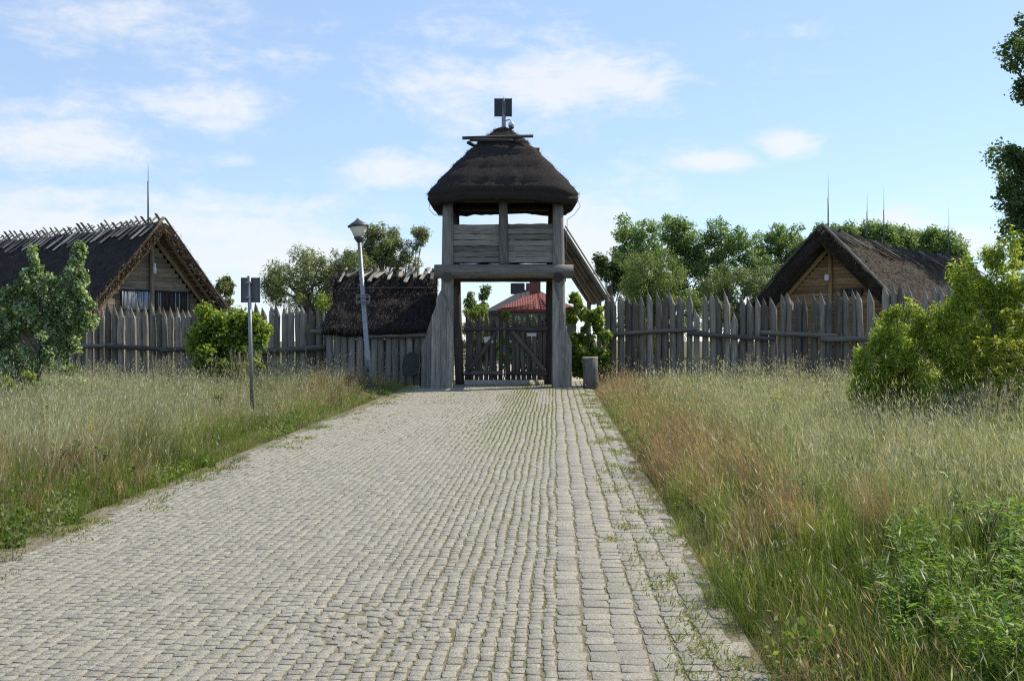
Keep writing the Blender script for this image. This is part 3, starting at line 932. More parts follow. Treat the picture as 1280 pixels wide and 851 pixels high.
# ---- right house
A2 = P(1027, 286, 40.0)
hr = root("thatched_house", "brown-gabled thatched house with dark ridge poles, behind the long grey palisade", "house", (A2.x, A2.y, 0), R(-38.3), "thatched houses inside the fence")
ZR2, ZE2, HW2, LEN2 = 5.5, 2.45, 3.0, 19.5
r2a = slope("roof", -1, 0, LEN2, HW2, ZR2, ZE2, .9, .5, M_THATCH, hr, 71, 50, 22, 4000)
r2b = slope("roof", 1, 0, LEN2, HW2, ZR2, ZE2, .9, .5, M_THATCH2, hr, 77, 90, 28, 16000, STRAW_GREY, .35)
ca2, sa2 = HW2 / math.hypot(HW2, ZR2 - ZE2), (ZR2 - ZE2) / math.hypot(HW2, ZR2 - ZE2)
for k in range(40):
    yy = .2 + k * .47 + random.uniform(-.12, .12)
    for s in (1, -1):
        if s < 0 and k % 3: continue
        l0, l1 = random.uniform(.05, .3), random.uniform(.7, 1.25)
        sk = random.uniform(.5, 1.3)
        sagz = -.21 * math.sin(math.pi * yy / LEN2)
        p0 = (-s * l0 * ca2, yy - l0 * sk, ZR2 + l0 * sa2 * .5 + .33 + sagz)
        p1 = (s * (l1 * ca2 + sa2 * .3), yy + l1 * sk, ZR2 - l1 * sa2 + ca2 * .36 + sagz)
        log("ridge_pole", p0, p1, random.uniform(.03, .05), .03, M_DARKWOOD if random.random() < .75 else M_WOOD, r2b if s > 0 else r2a, 6, 2, .1)
ro = .95
log("barge_pole", (.04, -.05, ZR2 + .42), (HW2 + .5, -.05, ZE2 - .25), .05, .045, M_WOOD, hr, 8, 6, .06)
log("barge_pole", (-.04, -.05, ZR2 + .36), (-HW2 - .55, -.05, ZE2 - .3), .05, .045, M_DARKWOOD, hr, 8, 6, .06)
for s in (-1, 1):
    log("rafter", (0, ro - .15, ZR2 - .42), (s * HW2, ro - .15, ZE2 - .5), .10, .09, M_GABLE2, hr, 9, 5, .05)
    for k in range(8):
        y_ = .06 + k * .11
        log("lath", (s * .08, y_, ZR2 - .42), (s * (HW2 + .5), y_, ZE2 - .95), .022, .018, M_DARKWOOD, hr, 6, 3, .1)
gwr = bpy.data.objects.new("gable_wall", None); C.objects.link(gwr); gwr.parent = hr
z = .1
while z < ZR2 - .6:
    h = .145
    half = min(2.5, (ZR2 - .5 - z - h) / (ZR2 - ZE2) * HW2)
    if half > .12:
        plank("plank", (-half, ro, z + h / 2), (half, ro, z + h / 2), h * .97, .10, M_GABLE2, gwr, (0, -1, 0), 6, .08)
    z += h
log("king_post", (0, ro - .12, .1), (0, ro - .12, ZR2 - .5), .09, .08, M_GABLE2, hr, 9, 5, .04)
box("wall_lamp", (-.05, ro - .27, 3.88), (.17, .14, .24), M_WHITE, hr, None, .02)
sh = box("louvred_hatch", (.85, ro - .1, 3.3), (.85, .06, .3), M_BLACK, hr)
for k in range(8): box("louvre", (-.37 + k * .105, -.045, 0), (.06, .03, .3), M_DARKWOOD, sh)
for k in range(12):
    plank("side_wall_board", (2.45 if k % 2 else -2.45, ro + .2, .2 + .19 * k), (2.45 if k % 2 else -2.45, LEN2 - .8, .2 + .19 * k), .36, .08, M_GABLE2, hr, (1, 0, 0), 4)
bpy.context.view_layer.update()
for (u, vt, ytry, lab) in ((1035, 216, .6, "tallest lightning rod, above the gable of the right thatched house"),
                          (1084, 238, 4.6, "short lightning rod near the middle of the right thatched roof"),
                          (1105, 232, 6.8, "slim lightning rod beside a shorter one on the right thatched roof"),
                          (1186, 260, 16.4, "faint lightning rod at the far end of the right thatched roof")):
    p = ridge_pt(hr, ytry, 0)
    x = (u - 640) / 1300
    # slide along the ridge until it lies on that bearing
    best = min((abs(ridge_pt(hr, t, 0).x / ridge_pt(hr, t, 0).y - x), t) for t in np.linspace(.1, 19, 400))
    p = ridge_pt(hr, best[1], 0)
    rod("lightning_rod", p, ZR2 - .1, CAM_Z + (425.5 - vt) / 1300 * p.y, lab, .03)

# ---- low shed beside the tower
sx0, sx1 = -5.95, -2.42
shd = root("thatched_shed", "low thatched shed with upright log wall, joined to the tower", "shed", (-2.55, 34.6, 0), R(90))
# house coordinates: local y runs to -x in the world, local -x side looks towards the road
def shed_slope():
    return slope("roof", -1, .0, 3.45, 1.65, 3.55, 1.78, .12, .28, M_THATCH, shd, 91, 44, 26, 9000, STRAW_DARK, .1), slope("roof", 1, .0, 3.45, 1.65, 3.55, 1.78, .12, .28, M_THATCH, shd, 95, 24, 12, 0)
rs1, rs2 = shed_slope()
for v in rs1.data.vertices:     # the far end leans in towards the ridge
    if v.co.y > 2.2: v.co.y -= (v.co.y - 2.2) / 1.25 * max(0, (v.co.z - 1.75)) / 1.9 * .42
for k in range(12):
    yy = .08 + k * .265 + random.uniform(-.05, .05)
    for s in (-1, 1):
        l0, l1 = random.uniform(.1, .25), random.uniform(.3, .6)
        sk = random.uniform(-.1, .6)
        c_, s_ = .68, .73
        p0 = (-s * l0 * c_, yy - l0 * sk, 3.55 + l0 * .5 + .18); p1 = (s * (l1 * c_ + .16), yy + l1 * sk, 3.55 - l1 * s_ + .22)
        plank("ridge_board", p0, p1, random.uniform(.07, .15), .04, M_CUT if random.random() < .5 else M_WOOD, rs1 if s < 0 else rs2, (s * s_, 0, c_), 2, .1, .03)
log("roof_pole", (-.62, .05, 3.14), (-.66, 2.95, 3.1), .03, .025, M_DARKWOOD, rs1, 7, 4, .06)
lw = bpy.data.objects.new("log_wall", None); C.objects.link(lw); lw.parent = shd
nst = 15
for k in range(nst):
    yy = .02 + k * 3.45 / nst
    xw = -1.42
    zt = 1.72 + random.uniform(-.1, .06)
    log("upright_log", (xw + random.uniform(-.03, .03), yy, -.15), (xw + random.uniform(-.02, .02), yy + random.uniform(-.03, .03), zt), .122, .108, M_WOOD, lw, 10, 5, .05)
log("rail", (-1.60, 1.35, 1.64), (-1.60, 3.85, 1.70), .085, .075, M_WOOD, shd, 9, 5, .06)
log("rail", (-1.62, -.02, 1.62), (-1.63, 2.0, 1.56), .08, .07, M_WOOD, shd, 9, 5, .06)
for k in range(7): plank("back_board", (1.2, .05, .15 + .24 * k), (1.2, 3.3, .15 + .24 * k), .235, .04, M_DARKWOOD, shd, (1, 0, 0), 3, .03)
for yy in (.2, 3.2): log("corner_post", (1.3, yy, -.1), (1.3, yy, 1.9), .1, .09, M_DARKWOOD, shd)

# rounded dark board leaning on the shed wall
lb = []
ol = [(-.26, 0), (-.29, .28), (-.24, .55), (-.08, .72), (.1, .73), (.24, .6), (.28, .3), (.22, .05), (.02, -.03)]
Vb = [(x, -.05, z) for x, z in ol] + [(x, .05, z) for x, z in ol]
nb = len(ol)
Fb = [tuple(range(nb)), tuple(range(nb, 2 * nb))[::-1]] + [(i, i + nb, (i + 1) % nb + nb, (i + 1) % nb) for i in range(nb)]
M_SHIELD = plain("dark_green_painted_wood", (.05, .058, .05), .8, .2, 0, 12, .3)
o = link("leaning_board", mesh("leaning_board", Vb, Fb, M_SHIELD), None, Matrix.Translation(P(514, 0, 32.75).xy.to_3d() + Vector((0, 0, gz(-3.2, 32.75) + .38))) @ Matrix.Rotation(R(-10), 4, 'X'))
tag(o, "dark rounded board leaning on the shed wall beside the tower", "board")

# lean-to roof behind the tower on the right
lt = root("lean_to_roof", "steep plank lean-to roof rising behind the right side of the tower", "lean-to", (1.75, 34.2, 0))
e0, e1 = P(704, 287, 34.2), P(759, 374, 34.2)
for k in range(9):
    yy = .0 + k * .62
    a = (e0.x - 1.75, yy, e0.z); b = (e1.x - 1.75, yy, e1.z)
    plank("roof_board", a, b, .60, .06, M_WOOD, lt, (.84, 0, .54), 5, .02)
    if k % 2 == 0:
        log("rafter", (a[0] - .12, yy + .12, a[2] - .08), (b[0] - .14, yy + .12, b[2] - .02), .075, .07, M_GABLE, lt, 8, 4, .05)
log("edge_pole", (e0.x - 1.75 + .05, -.34, e0.z + .08), (e1.x - 1.75 + .05, -.34, e1.z + .05), .03, .03, M_CUT, lt, 7, 5, .06)
for yy in (.3, 4.7):
    log("prop_post", (e1.x - 1.75 - .25, yy, -.1), (e1.x - 1.75 - .25, yy, e1.z + .15), .09, .08, M_WOOD, lt)
    log("prop_post", (e0.x - 1.75 - .02, yy, -.1), (e0.x - 1.75 - .02, yy, e0.z - .25), .09, .08, M_DARKWOOD, lt)
for z_ in (2.55, 3.4, 4.2):
    t = (e0.z - z_) / (e0.z - e1.z)
    x_ = e0.x + (e1.x - e0.x) * t - 1.75 - .2
    log("purlin", (x_, -.2, z_), (x_, 5.1, z_), .06, .055, M_DARKWOOD, lt, 8, 4, .05)

# ------------------------------------------------------------------ houses far behind the gate
def far_house(name, label, x0, x1, y0, y1, ze, zr, hip, roofmat, over=.35):
    r = root(name, label, "house", ((x0 + x1) / 2, y0, 0), 0, "houses seen through the gate")
    cx = (x0 + x1) / 2
    a, b, d = x0 - cx, x1 - cx, y1 - y0
    V = [(a + .3, .3, -.1), (b - .3, .3, -.1), (b - .3, d - .3, -.1), (a + .3, d - .3, -.1), (a + .3, .3, ze), (b - .3, .3, ze), (b - .3, d - .3, ze), (a + .3, d - .3, ze)]
    link("wall", mesh("wall", V, [(0, 1, 5, 4), (1, 2, 6, 5), (2, 3, 7, 6), (3, 0, 4, 7)], M_WALLP), r)
    V = [(a, 0, ze - .05), (b, 0, ze - .05), (b, d, ze - .05), (a, d, ze - .05), (a + hip, d / 2, zr), (b - hip, d / 2, zr),
         (a, 0, ze - .25), (b, 0, ze - .25), (b, d, ze - .25), (a, d, ze - .25)]
    F = [(0, 1, 5, 4), (1, 2, 5), (2, 3, 4, 5), (3, 0, 4), (6, 7, 1, 0), (7, 8, 2, 1), (8, 9, 3, 2), (9, 6, 0, 3), (6, 9, 8, 7)]
    rf = link("roof", mesh("roof", V, F, roofmat), r)
    for k in range(1, 24):      # raised courses of the roof
        t = k / 24
        link("roof_rib", tube_mesh("roof_rib", [(a + (b - a) * t, 0.02, ze), (max(a + hip, min(b - hip, a + (b - a) * t)), min(1, (t * (b - a)) / hip, ((1 - t) * (b - a)) / hip) * d / 2 if hip > 0 else d / 2, ze + (zr - ze) * min(1, (t * (b - a)) / max(hip, .01), ((1 - t) * (b - a)) / max(hip, .01)) + .02)], [.04, .04], roofmat, 5), rf) if k % 2 else None
    for k in range(3):
        w = box("window", (a + (b - a) * (k + .8) / 3.6, .28, ze * .5), (1.0, .06, 1.2), M_WHITE, r)
        box("pane", (0, -.03, 0), (.84, .03, 1.02), M_BLACK, w)
    return r, rf
h1, rf1 = far_house("farmhouse", "house with bright red tiled roof seen through the gate", -1.1, 5.0, 78, 86, 3.85, 5.25, 2.9, M_REDROOF)
c = P(672, 0, 82)
box("chimney", (c.x - h1.location.x - .2, 4, 5.5), (.85, .6, 1.1), M_CHIM, rf1, None, .03)
h2, rf2 = far_house("farmhouse", "dark-roofed house behind the red roof beyond the gate", -2.6, 6.0, 92, 100, 4.0, 6.1, 3.6, M_SLATE)
c = P(647, 0, 96)
box("chimney", (c.x - h2.location.x, 4, 6.2), (1.3, .7, 1.0), M_BLACK, rf2, None, .03)
box("chimney", (c.x - h2.location.x + .95, 4, 6.1), (.35, .4, 1.2), M_CHIM, rf2, None, .02)

# ------------------------------------------------------------------ street lamp, sign, stump
lx, ly = P(462, 0, 29.6).x, 29.6
lamp = root("street_lamp", "leaning grey steel street lamp with lantern head at the road edge", "street lamp", (lx, ly, gz(lx, ly)))
zb = gz(lx, ly)
zt_ = CAM_Z + (425.5 - 301) / 1300 * ly - zb
dxl = P(449, 0, ly).x - lx
def on_pole(z): return dxl * z / zt_
link("pole", tube_mesh("pole", [(0, 0, -.2), (on_pole(1.0), 0, 1.0), (on_pole(1.05), 0, 1.05), (on_pole(zt_), 0, zt_)], [.098, .09, .075, .055], M_STEEL, 14), lamp)
link("door_cover", tube_mesh("door_cover", [(on_pole(.55) + .01, -.06, .4), (on_pole(.55), -.065, .75)], [.045, .045], M_SIGNBACK, 8), lamp)
rotl = Matrix.Rotation(math.atan2(dxl, zt_), 4, 'Y')
head = lathe("collar", [(.06, -.05), (.095, .0), (.14, .07), (.145, .11)], M_LAMPCAP, lamp, (on_pole(zt_), 0, zt_), 18, True, rotl)
lathe("lantern_glass", [(.135, .11), (.19, .26), (.25, .38), (.255, .40)], M_BULB, lamp, (on_pole(zt_), 0, zt_), 18, True, rotl)
lathe("cap", [(.30, .395), (.305, .43), (.20, .50), (.09, .57), (.05, .60), (.02, .64)], M_LAMPCAP, lamp, (on_pole(zt_), 0, zt_), 18, True, rotl)
zf = CAM_Z + (425.5 - 374) / 1300 * ly - zb
pf = [(-.17, -.115), (.17, -.115), (.19, -.09), (.19, .09), (.17, .115), (-.17, .115), (-.19, .09), (-.19, -.09), (-.17, -.115)]
link("sign_bracket", tube_mesh("sign_bracket", [(on_pole(zf) + a, -.10, zf + b) for a, b in pf], [.014] * 9, M_STEEL, 6), lamp)
for dz in (-.06, .06):
    link("clamp_band", tube_mesh("clamp_band", [(on_pole(zf), 0, zf + dz - .02), (on_pole(zf), 0, zf + dz + .02)], [.082, .082], M_STEEL, 12), lamp)
    box("bracket_bar", (on_pole(zf), -.085, zf + dz), (.36, .02, .02), M_STEEL, lamp)

sxp, syp = P(315.5, 0, 22.6).x, 22.6
sg = root("road_sign", "square road sign seen from its dark grey back on a slim post", "road sign", (sxp, syp, gz(sxp, syp)))
zs0 = gz(sxp, syp)
zsT = CAM_Z + (425.5 - 345) / 1300 * syp - zs0
link("post", tube_mesh("post", [(0, 0, -.2), (-.075, 0, zsT)], [.042, .04], M_STEEL, 10), sg)
zc = CAM_Z + (425.5 - 362.5) / 1300 * syp - zs0
pl = box("plate", (-.05, .05, zc), (.415, .012, .54), M_SIGNBACK, sg, None, .004)
for s in (-1, 1): box("plate_rim", (s * .2, -.012, 0), (.016, .03, .54), M_SIGNBACK, pl)
for s in (-1, 1): box("plate_rim", (0, -.012, s * .262), (.4, .03, .016), M_SIGNBACK, pl)
for dz in (-.16, .16): box("clamp", (-.07, -.005, zc + dz), (.13, .10, .035), M_STEEL, sg, None, .004)

stx, sty = P(738.5, 0, 31.2).x, 31.2
z0 = gz(stx, sty)
stump = root("tree_stump", "upright grey log stump with painted sunlit rim standing between gate and bush", "stump", (stx, sty, z0))
link("trunk_body", tube_mesh("trunk_body", [(.02, 0, -.1), (0, 0, .3), (-.01, 0, .62), (-.02, 0, .95)], [.27, .235, .225, .235], M_GATE, 16, True, True, .04), stump)
lathe("rim", [(.20, .93), (.235, .935), (.24, .985), (.19, .99), (.12, .97)], M_CUT, stump, (-.02, 0, 0), 16, True)  # pale ring colours in the sunlit top edge

# ------------------------------------------------------------------ trees and bushes
GREENS = {
    'poplar': np.array([(.05, .088, .026), (.07, .115, .034), (.095, .14, .05), (.12, .155, .075)]),
    'willow': np.array([(.14, .17, .075), (.18, .205, .095), (.22, .235, .125), (.12, .15, .065)]),
    'silver': np.array([(.08, .125, .045), (.12, .165, .065), (.24, .27, .19), (.36, .39, .31)]),
    'lime': np.array([(.13, .19, .028), (.18, .25, .04), (.24, .30, .06), (.09, .145, .025)]),
    'yellow': np.array([(.22, .26, .035), (.30, .33, .055), (.36, .34, .065), (.15, .2, .03)]),
    'conifer': np.array([(.025, .05, .018), (.04, .07, .022), (.055, .09, .03)]),
    'brightlime': np.array([(.2, .27, .04), (.26, .33, .065), (.16, .23, .03)]),
}
def leaves_mesh(name, centers, radii, n, size, cols, aspect=.6, droop=0.0, seed=0, squash=1.0, mat=None, shell=.55):
    r = np.random.default_rng(seed)
    w = radii[:, 0] ** 2.2; w = w / w.sum()
    ci = r.choice(len(centers), size=n, p=w)
    d = r.normal(0, 1, (n, 3)); d /= np.linalg.norm(d, axis=1)[:, None]
    rad = (shell + (1 - shell) * r.random(n)) * r.random(n) ** .25
    pos = centers[ci] + d * rad[:, None] * radii[ci] * (1 + r.normal(0, .12, n))[:, None]
    # leaf frame
    up = d * .6 + r.normal(0, .7, (n, 3)) + np.array([0, 0, .55]); up /= np.linalg.norm(up, axis=1)[:, None]
    ax = np.cross(up, r.normal(0, 1, (n, 3))); ax += d * .4 + np.array([0, 0, -droop]); ax /= np.linalg.norm(ax, axis=1)[:, None]
    sd = np.cross(ax, up); sd /= np.linalg.norm(sd, axis=1)[:, None] + 1e-9
    s = (size * (.55 + .8 * r.random(n)))[:, None]
    fold = up * s * .10
    V = np.stack([pos - ax * s * .5, pos + sd * s * aspect * .5 + fold - ax * s * .05, pos + ax * s * .5, pos - sd * s * aspect * .5 + fold - ax * s * .05], 1).reshape(-1, 3)
    i = np.arange(n) * 4
    ctone = r.integers(len(cols), size=len(centers))
    k = np.where(r.random(n) < .45, ctone[ci], r.integers(len(cols), size=n))
    c = cols[k] * (.75 + .5 * r.random(n))[:, None]
    return bulk(name, V, [np.stack([i, i + 1, i + 2, i + 3], -1)], mat or M_LEAF, np.repeat(c, 4, 0))

def plant(name, label, cat, base, lobes, nclump, clump_r, nleaf, leaf, cols, trunk_r, group=None, aspect=.6, droop=0, seed=1, stems=1, limbs=16, squash=.8, gap=.0, barkmat=None, trunk_top=.75):
    """lobes: (x, y, z, rx, ry, rz) in world space; clumps of leaves sit in the lobes, limbs reach to them"""
    r = np.random.default_rng(seed)
    o = root(name, label, cat, base, 0, group)
    b = np.array(base)
    L = np.array(lobes, dtype=float)
    vol = L[:, 3] * L[:, 4] * L[:, 5]; cnt = np.maximum(4, (nclump * vol ** .5 / (vol ** .5).sum())).astype(int)
    cs, rs = [], []
    for l, m in zip(L, cnt):
        d = r.normal(0, 1, (m, 3)); d /= np.linalg.norm(d, axis=1)[:, None]
        rad = (r.random(m) ** .45)
        c = l[:3] + d * rad[:, None] * l[3:6] * .92
        cs.append(c); k = clump_r * (.45 + .9 * r.random(m)) 
        rs.append(np.stack([k, k, k * squash], -1))
    cs = np.concatenate(cs) - b; rs = np.concatenate(rs)
    me = leaves_mesh("crown", cs, rs, nleaf, leaf, cols, aspect, droop, seed + 1)
    link("crown", me, o)
    # trunk and limbs: one tapering mesh
    top = L[:, 2].max() - b[2]
    V, Q = [], []
    def tube(pts, rad, seg=7):
        n0 = len(V)
        pts = [np.array(p, dtype=float) for p in pts]
        for i_, p_ in enumerate(pts):
            dd = pts[min(i_ + 1, len(pts) - 1)] - pts[max(i_ - 1, 0)]; dd /= np.linalg.norm(dd) + 1e-9
            a = np.cross(dd, (.3, .9, .2)); a /= np.linalg.norm(a); bb = np.cross(dd, a)
            for k in range(seg):
                t = 2 * math.pi * k / seg
                V.append(p_ + (a * math.cos(t) + bb * math.sin(t)) * rad[i_])
        for i_ in range(len(pts) - 1):
            for k in range(seg):
                k2 = (k + 1) % seg
                Q.append((n0 + i_ * seg + k, n0 + i_ * seg + k2, n0 + (i_ + 1) * seg + k2, n0 + (i_ + 1) * seg + k))
    cen = (L[:, :3].mean(0) - b)
    spine = []
    for st in range(stems):
        a_ = 2 * math.pi * st / max(1, stems) + r.random()
        spread = 0 if stems == 1 else .35
        ex, ey = cen[0] * .8 + math.cos(a_) * spread * L[:, 3].mean(), cen[1] * .8 + math.sin(a_) * spread * L[:, 4].mean()
        pts = [np.array([.12 * math.cos(a_) * (stems > 1), .12 * math.sin(a_) * (stems > 1), -.15])]
        for q_ in range(1, 7):
            t = q_ / 6
            pts.append(np.array([ex * t + r.normal(0, .03 * top * .3), ey * t + r.normal(0, .03 * top * .3), top * trunk_top * t]))
        tube(pts, [trunk_r * (1.25 if q_ == 0 else 1 - .8 * q_ / 6) for q_ in range(7)])
        spine.append(pts)
    pick = r.choice(len(cs), size=min(limbs, len(cs)), replace=False)
    for ci in pick:
        tgt = cs[ci]; sp = spine[int(r.integers(len(spine)))]
        hz = np.clip(tgt[2] * (.45 + .3 * r.random()), 0.05, sp[-1][2])
        kz = min(5, max(0, int(hz / sp[-1][2] * 6))); s0 = sp[kz] + (sp[kz + 1] - sp[kz]) * (hz / sp[-1][2] * 6 - kz if kz < 6 else 1)
        mid = (s0 + tgt) / 2 + np.array([0, 0, .12 * np.linalg.norm(tgt - s0)]) + r.normal(0, .05 * np.linalg.norm(tgt - s0), 3)
        rr = trunk_r * .38 * (1 - .5 * hz / max(.1, top))
        tube([s0, mid, tgt], [rr, rr * .6, rr * .2], 5)
    tm = bulk("trunk", np.array(V), [np.array(Q)], barkmat or M_BARK, smooth=True)
    link("trunk", tm, o)
    return o

def lobe(u, v, Y, ru, rv, ry=None):
    """a crown lobe at pixel u, v and depth Y with pixel half-sizes"""
    p = P(u, v, Y); a, b = ru / 1300 * Y, rv / 1300 * Y
    return (p.x, p.y, p.z, a, ry if ry is not None else a, b)
def base(u, Y, z=None):
    x = (u - 640) / 1300 * Y
    return (x, Y, gz(x, Y) if z is None else z)

# poplars in the row behind the right palisade
pg = "poplars beyond the palisade"
pops = [
    ("tall dark poplar nearest the tower, beyond the palisade", 801, 78, [(795, 292, 30, 28), (812, 300, 24, 30), (800, 340, 40, 36), (780, 335, 22, 26), (800, 375, 46, 30), (795, 318, 36, 26)]),
    ("dark poplar just right of the tallest one, twin-topped", 848, 80, [(838, 288, 18, 26), (856, 300, 16, 26), (848, 335, 30, 36), (850, 372, 40, 30), (866, 330, 22, 30), (848, 312, 26, 24)]),
    ("broad dark poplar midway between tower and right house", 905, 80, [(884, 302, 24, 26), (908, 296, 24, 24), (930, 306, 18, 24), (905, 340, 46, 34), (905, 372, 46, 30), (940, 335, 26, 30), (900, 318, 40, 22)]),
    ("dark poplar whose crown meets the right house's gable", 978, 82, [(958, 305, 18, 26), (978, 292, 20, 20), (1000, 300, 20, 20), (975, 336, 44, 34), (975, 370, 46, 30), (975, 315, 40, 22), (1010, 330, 24, 30)]),
    ("small dark poplar behind the tallest lightning rod", 1050, 82, [(1030, 298, 16, 16), (1050, 294, 20, 16), (1055, 325, 34, 28)]),
    ("dark poplar above the middle of the right thatched roof", 1098, 82, [(1088, 292, 22, 18), (1110, 302, 20, 18), (1100, 325, 38, 26)]),
    ("dark poplar above the roof between two rods and the far end", 1140, 84, [(1130, 306, 16, 20), (1150, 302, 18, 20), (1140, 332, 34, 28)]),
    ("last dark poplar of the row, at the far end of right roof", 1182, 84, [(1174, 304, 20, 22), (1196, 314, 16, 20), (1182, 336, 34, 28)]),
]
for k, (lab, u, Y, lbs) in enumerate(pops):
    plant("poplar_tree", lab, "tree", base(u, Y, 0), [lobe(a, b_, Y + random.uniform(-1, 1), c_, d_) for a, b_, c_, d_ in lbs], 150, .62, 19000, .165, GREENS['poplar'] * 2.0, .22, pg, .75, .1, 500 + k * 7, 1, 22, .9)
plant("poplar_tree", "low dark poplar in the gap beside the plank lean-to", "tree", base(766, 60, 0), [lobe(768, 345, 60, 24, 28), lobe(752, 335, 60, 10, 18)], 30, .5, 4500, .17, GREENS['poplar'], .12, pg, .8, .1, 620, 1, 14, .9)
plant("willow_tree", "round pale green willow behind the palisade near the tower", "tree", base(815, 52, 0), [lobe(815, 345, 52, 54, 38), lobe(800, 385, 52, 50, 34), lobe(845, 375, 52, 36, 34), lobe(815, 415, 52, 60, 20)], 90, .55, 22000, .17, GREENS['willow'] * np.array([.85, 1.0, .75]), .25, "willows", .24, .9, 640, 2, 24, 1.0)
plant("willow_tree", "grey-green willow left of the brown gabled house", "tree", base(920, 62, 0), [lobe(905, 360, 62, 36, 30), lobe(945, 350, 62, 36, 34), lobe(925, 395, 62, 60, 28)], 70, .6, 15000, .2, GREENS['willow'] * np.array([.8, .9, .85]), .25, "willows", .26, .6, 650, 2, 20, 1.0)
# willows left
plant("willow_tree", "wide grey-green willow behind the palisade, right of the road sign", "tree", base(392, 56, 0), [lobe(395, 335, 56, 52, 26), lobe(362, 358, 56, 40, 28), lobe(425, 325, 56, 34, 22), lobe(345, 350, 56, 20, 20), lobe(440, 350, 56, 40, 28), lobe(400, 372, 56, 60, 22)], 85, .6, 20000, .19, GREENS['willow'] * np.array([1.05, 1.1, 1.1]), .3, "willows", .26, .4, 660, 2, 26, 1.0)
plant("willow_tree", "taller grey-green willow rising behind the street lamp", "tree", base(470, 58, 0), [lobe(474, 300, 58, 32, 24), lobe(460, 325, 58, 40, 24)], 50, .55, 11000, .19, GREENS['willow'] * np.array([1.05, 1.1, 1.1]), .25, "willows", .26, .4, 670, 2, 20, 1.0)
plant("willow_tree", "airy pale willow between the street lamp and the tower", "tree", base(515, 58, 0), [lobe(518, 300, 58, 18, 22), lobe(508, 325, 58, 28, 20), lobe(496, 345, 58, 36, 20), lobe(528, 296, 58, 10, 14)], 44, .45, 8000, .17, GREENS['willow'] * np.array([.95, 1, 1.1]), .18, "willows", .26, .4, 680, 2, 16, 1.0)
plant("shrub", "bright lime shrub peeping over the stakes beside the shed roof", "shrub", base(407, 38, 0), [lobe(408, 385, 38, 18, 20), lobe(404, 410, 38, 20, 20)], 20, .3, 2400, .12, GREENS['brightlime'], .05, None, .4, .4, 690, 3, 8, 1.0)
plant("poplar_tree", "small green tree just right of the left house's gable", "tree", base(285, 62, 0), [lobe(284, 362, 62, 13, 18), lobe(282, 390, 62, 14, 20)], 18, .4, 2000, .2, GREENS['willow'], .1, None, .6, .1, 700, 1, 8, 1.0)
# trees seen through the gate
plant("conifer_tree", "slim pointed tree seen through the gate opening, shorter one", "tree", base(589, 58, 0), [lobe(589, 368, 58, 5, 12), lobe(588, 388, 58, 9, 16), lobe(588, 405, 58, 10, 16)], 26, .3, 2600, .14, GREENS['poplar'] * 1.2, .08, "trees through the gate", .5, 0, 710, 1, 8, 1.0, trunk_top=.9)
plant("conifer_tree", "tall slim columnar tree seen through the gate opening", "tree", base(606, 66, 0), [lobe(606, 362, 66, 4.5, 14), lobe(606, 382, 66, 7, 16), lobe(604, 400, 66, 9, 18)], 26, .3, 2600, .16, GREENS['poplar'] * 1.1, .08, "trees through the gate", .5, 0, 720, 1, 8, 1.0, trunk_top=.9)
plant("shrub", "light green shrub behind the left gate leaf", "shrub", base(597, 48, 0), [lobe(592, 395, 48, 14, 13), lobe(606, 398, 48, 12, 14), lobe(598, 420, 48, 20, 20)], 26, .32, 3200, .13, GREENS['lime'], .05, None, .6, .1, 730, 3, 8, 1.0)
plant("shrub", "bright slender sapling in the gap between the gate leaves", "shrub", base(631, 37.5, 0), [lobe(631, 397, 37.5, 6, 9), lobe(629, 425, 37.5, 3.5, 18), lobe(630, 450, 37.5, 4, 15)], 22, .14, 1300, .09, GREENS['brightlime'], .02, None, .6, .1, 740, 2, 8, 1.0)
plant("shrub", "dark shrub filling the view behind the right gate leaf", "shrub", base(668, 44, 0), [lobe(655, 410, 44, 18, 18), lobe(678, 408, 44, 18, 18), lobe(665, 440, 44, 32, 26), lobe(645, 440, 44, 12, 26), lobe(690, 440, 44, 16, 26)], 60, .3, 7000, .12, GREENS['poplar'] * .9, .06, None, .6, .1, 745, 4, 14, 1.0)
plant("shrub", "dark shrub low behind the left gate leaf and posts", "shrub", base(600, 44, 0), [lobe(590, 425, 44, 18, 20), lobe(610, 430, 44, 14, 20), lobe(600, 450, 44, 26, 18)], 40, .3, 4500, .12, GREENS['poplar'] * 1.0, .06, None, .6, .1, 746, 4, 12, 1.0)
# bushes close to the fence
plant("bush", "white-leaved poplar bush with two spires at the picture's left edge", "bush", base(45, 26), [lobe(97, 318, 26, 4, 12), lobe(98, 335, 26, 11, 18), lobe(94, 357, 26, 17, 22), lobe(86, 382, 26, 26, 24), lobe(85, 400, 26, 26, 26), lobe(42, 320, 26, 4, 12), lobe(40, 342, 26, 11, 18), lobe(44, 366, 26, 20, 22), lobe(62, 390, 26, 24, 20), lobe(3, 385, 26, 14, 24), lobe(70, 362, 26, 9, 14), lobe(108, 376, 26, 8, 14), lobe(24, 364, 26, 9, 14), lobe(112, 402, 26, 13, 18), lobe(60, 348, 26, 5, 12), lobe(84, 345, 26, 5, 12), lobe(30, 345, 26, 5, 10), lobe(101, 312, 26, 3, 8), lobe(38, 395, 26, 34, 34), lobe(0, 420, 26, 30, 50), lobe(70, 435, 26, 42, 36), lobe(20, 460, 26, 50, 30), lobe(-25, 420, 26, 30, 50), lobe(40, 482, 26, 70, 16)],
      420, .155, 40000, .075, GREENS['silver'] * np.array([1.4, 1.5, 1.3]), .06, None, .85, .0, 750, 5, 34, 1.1)
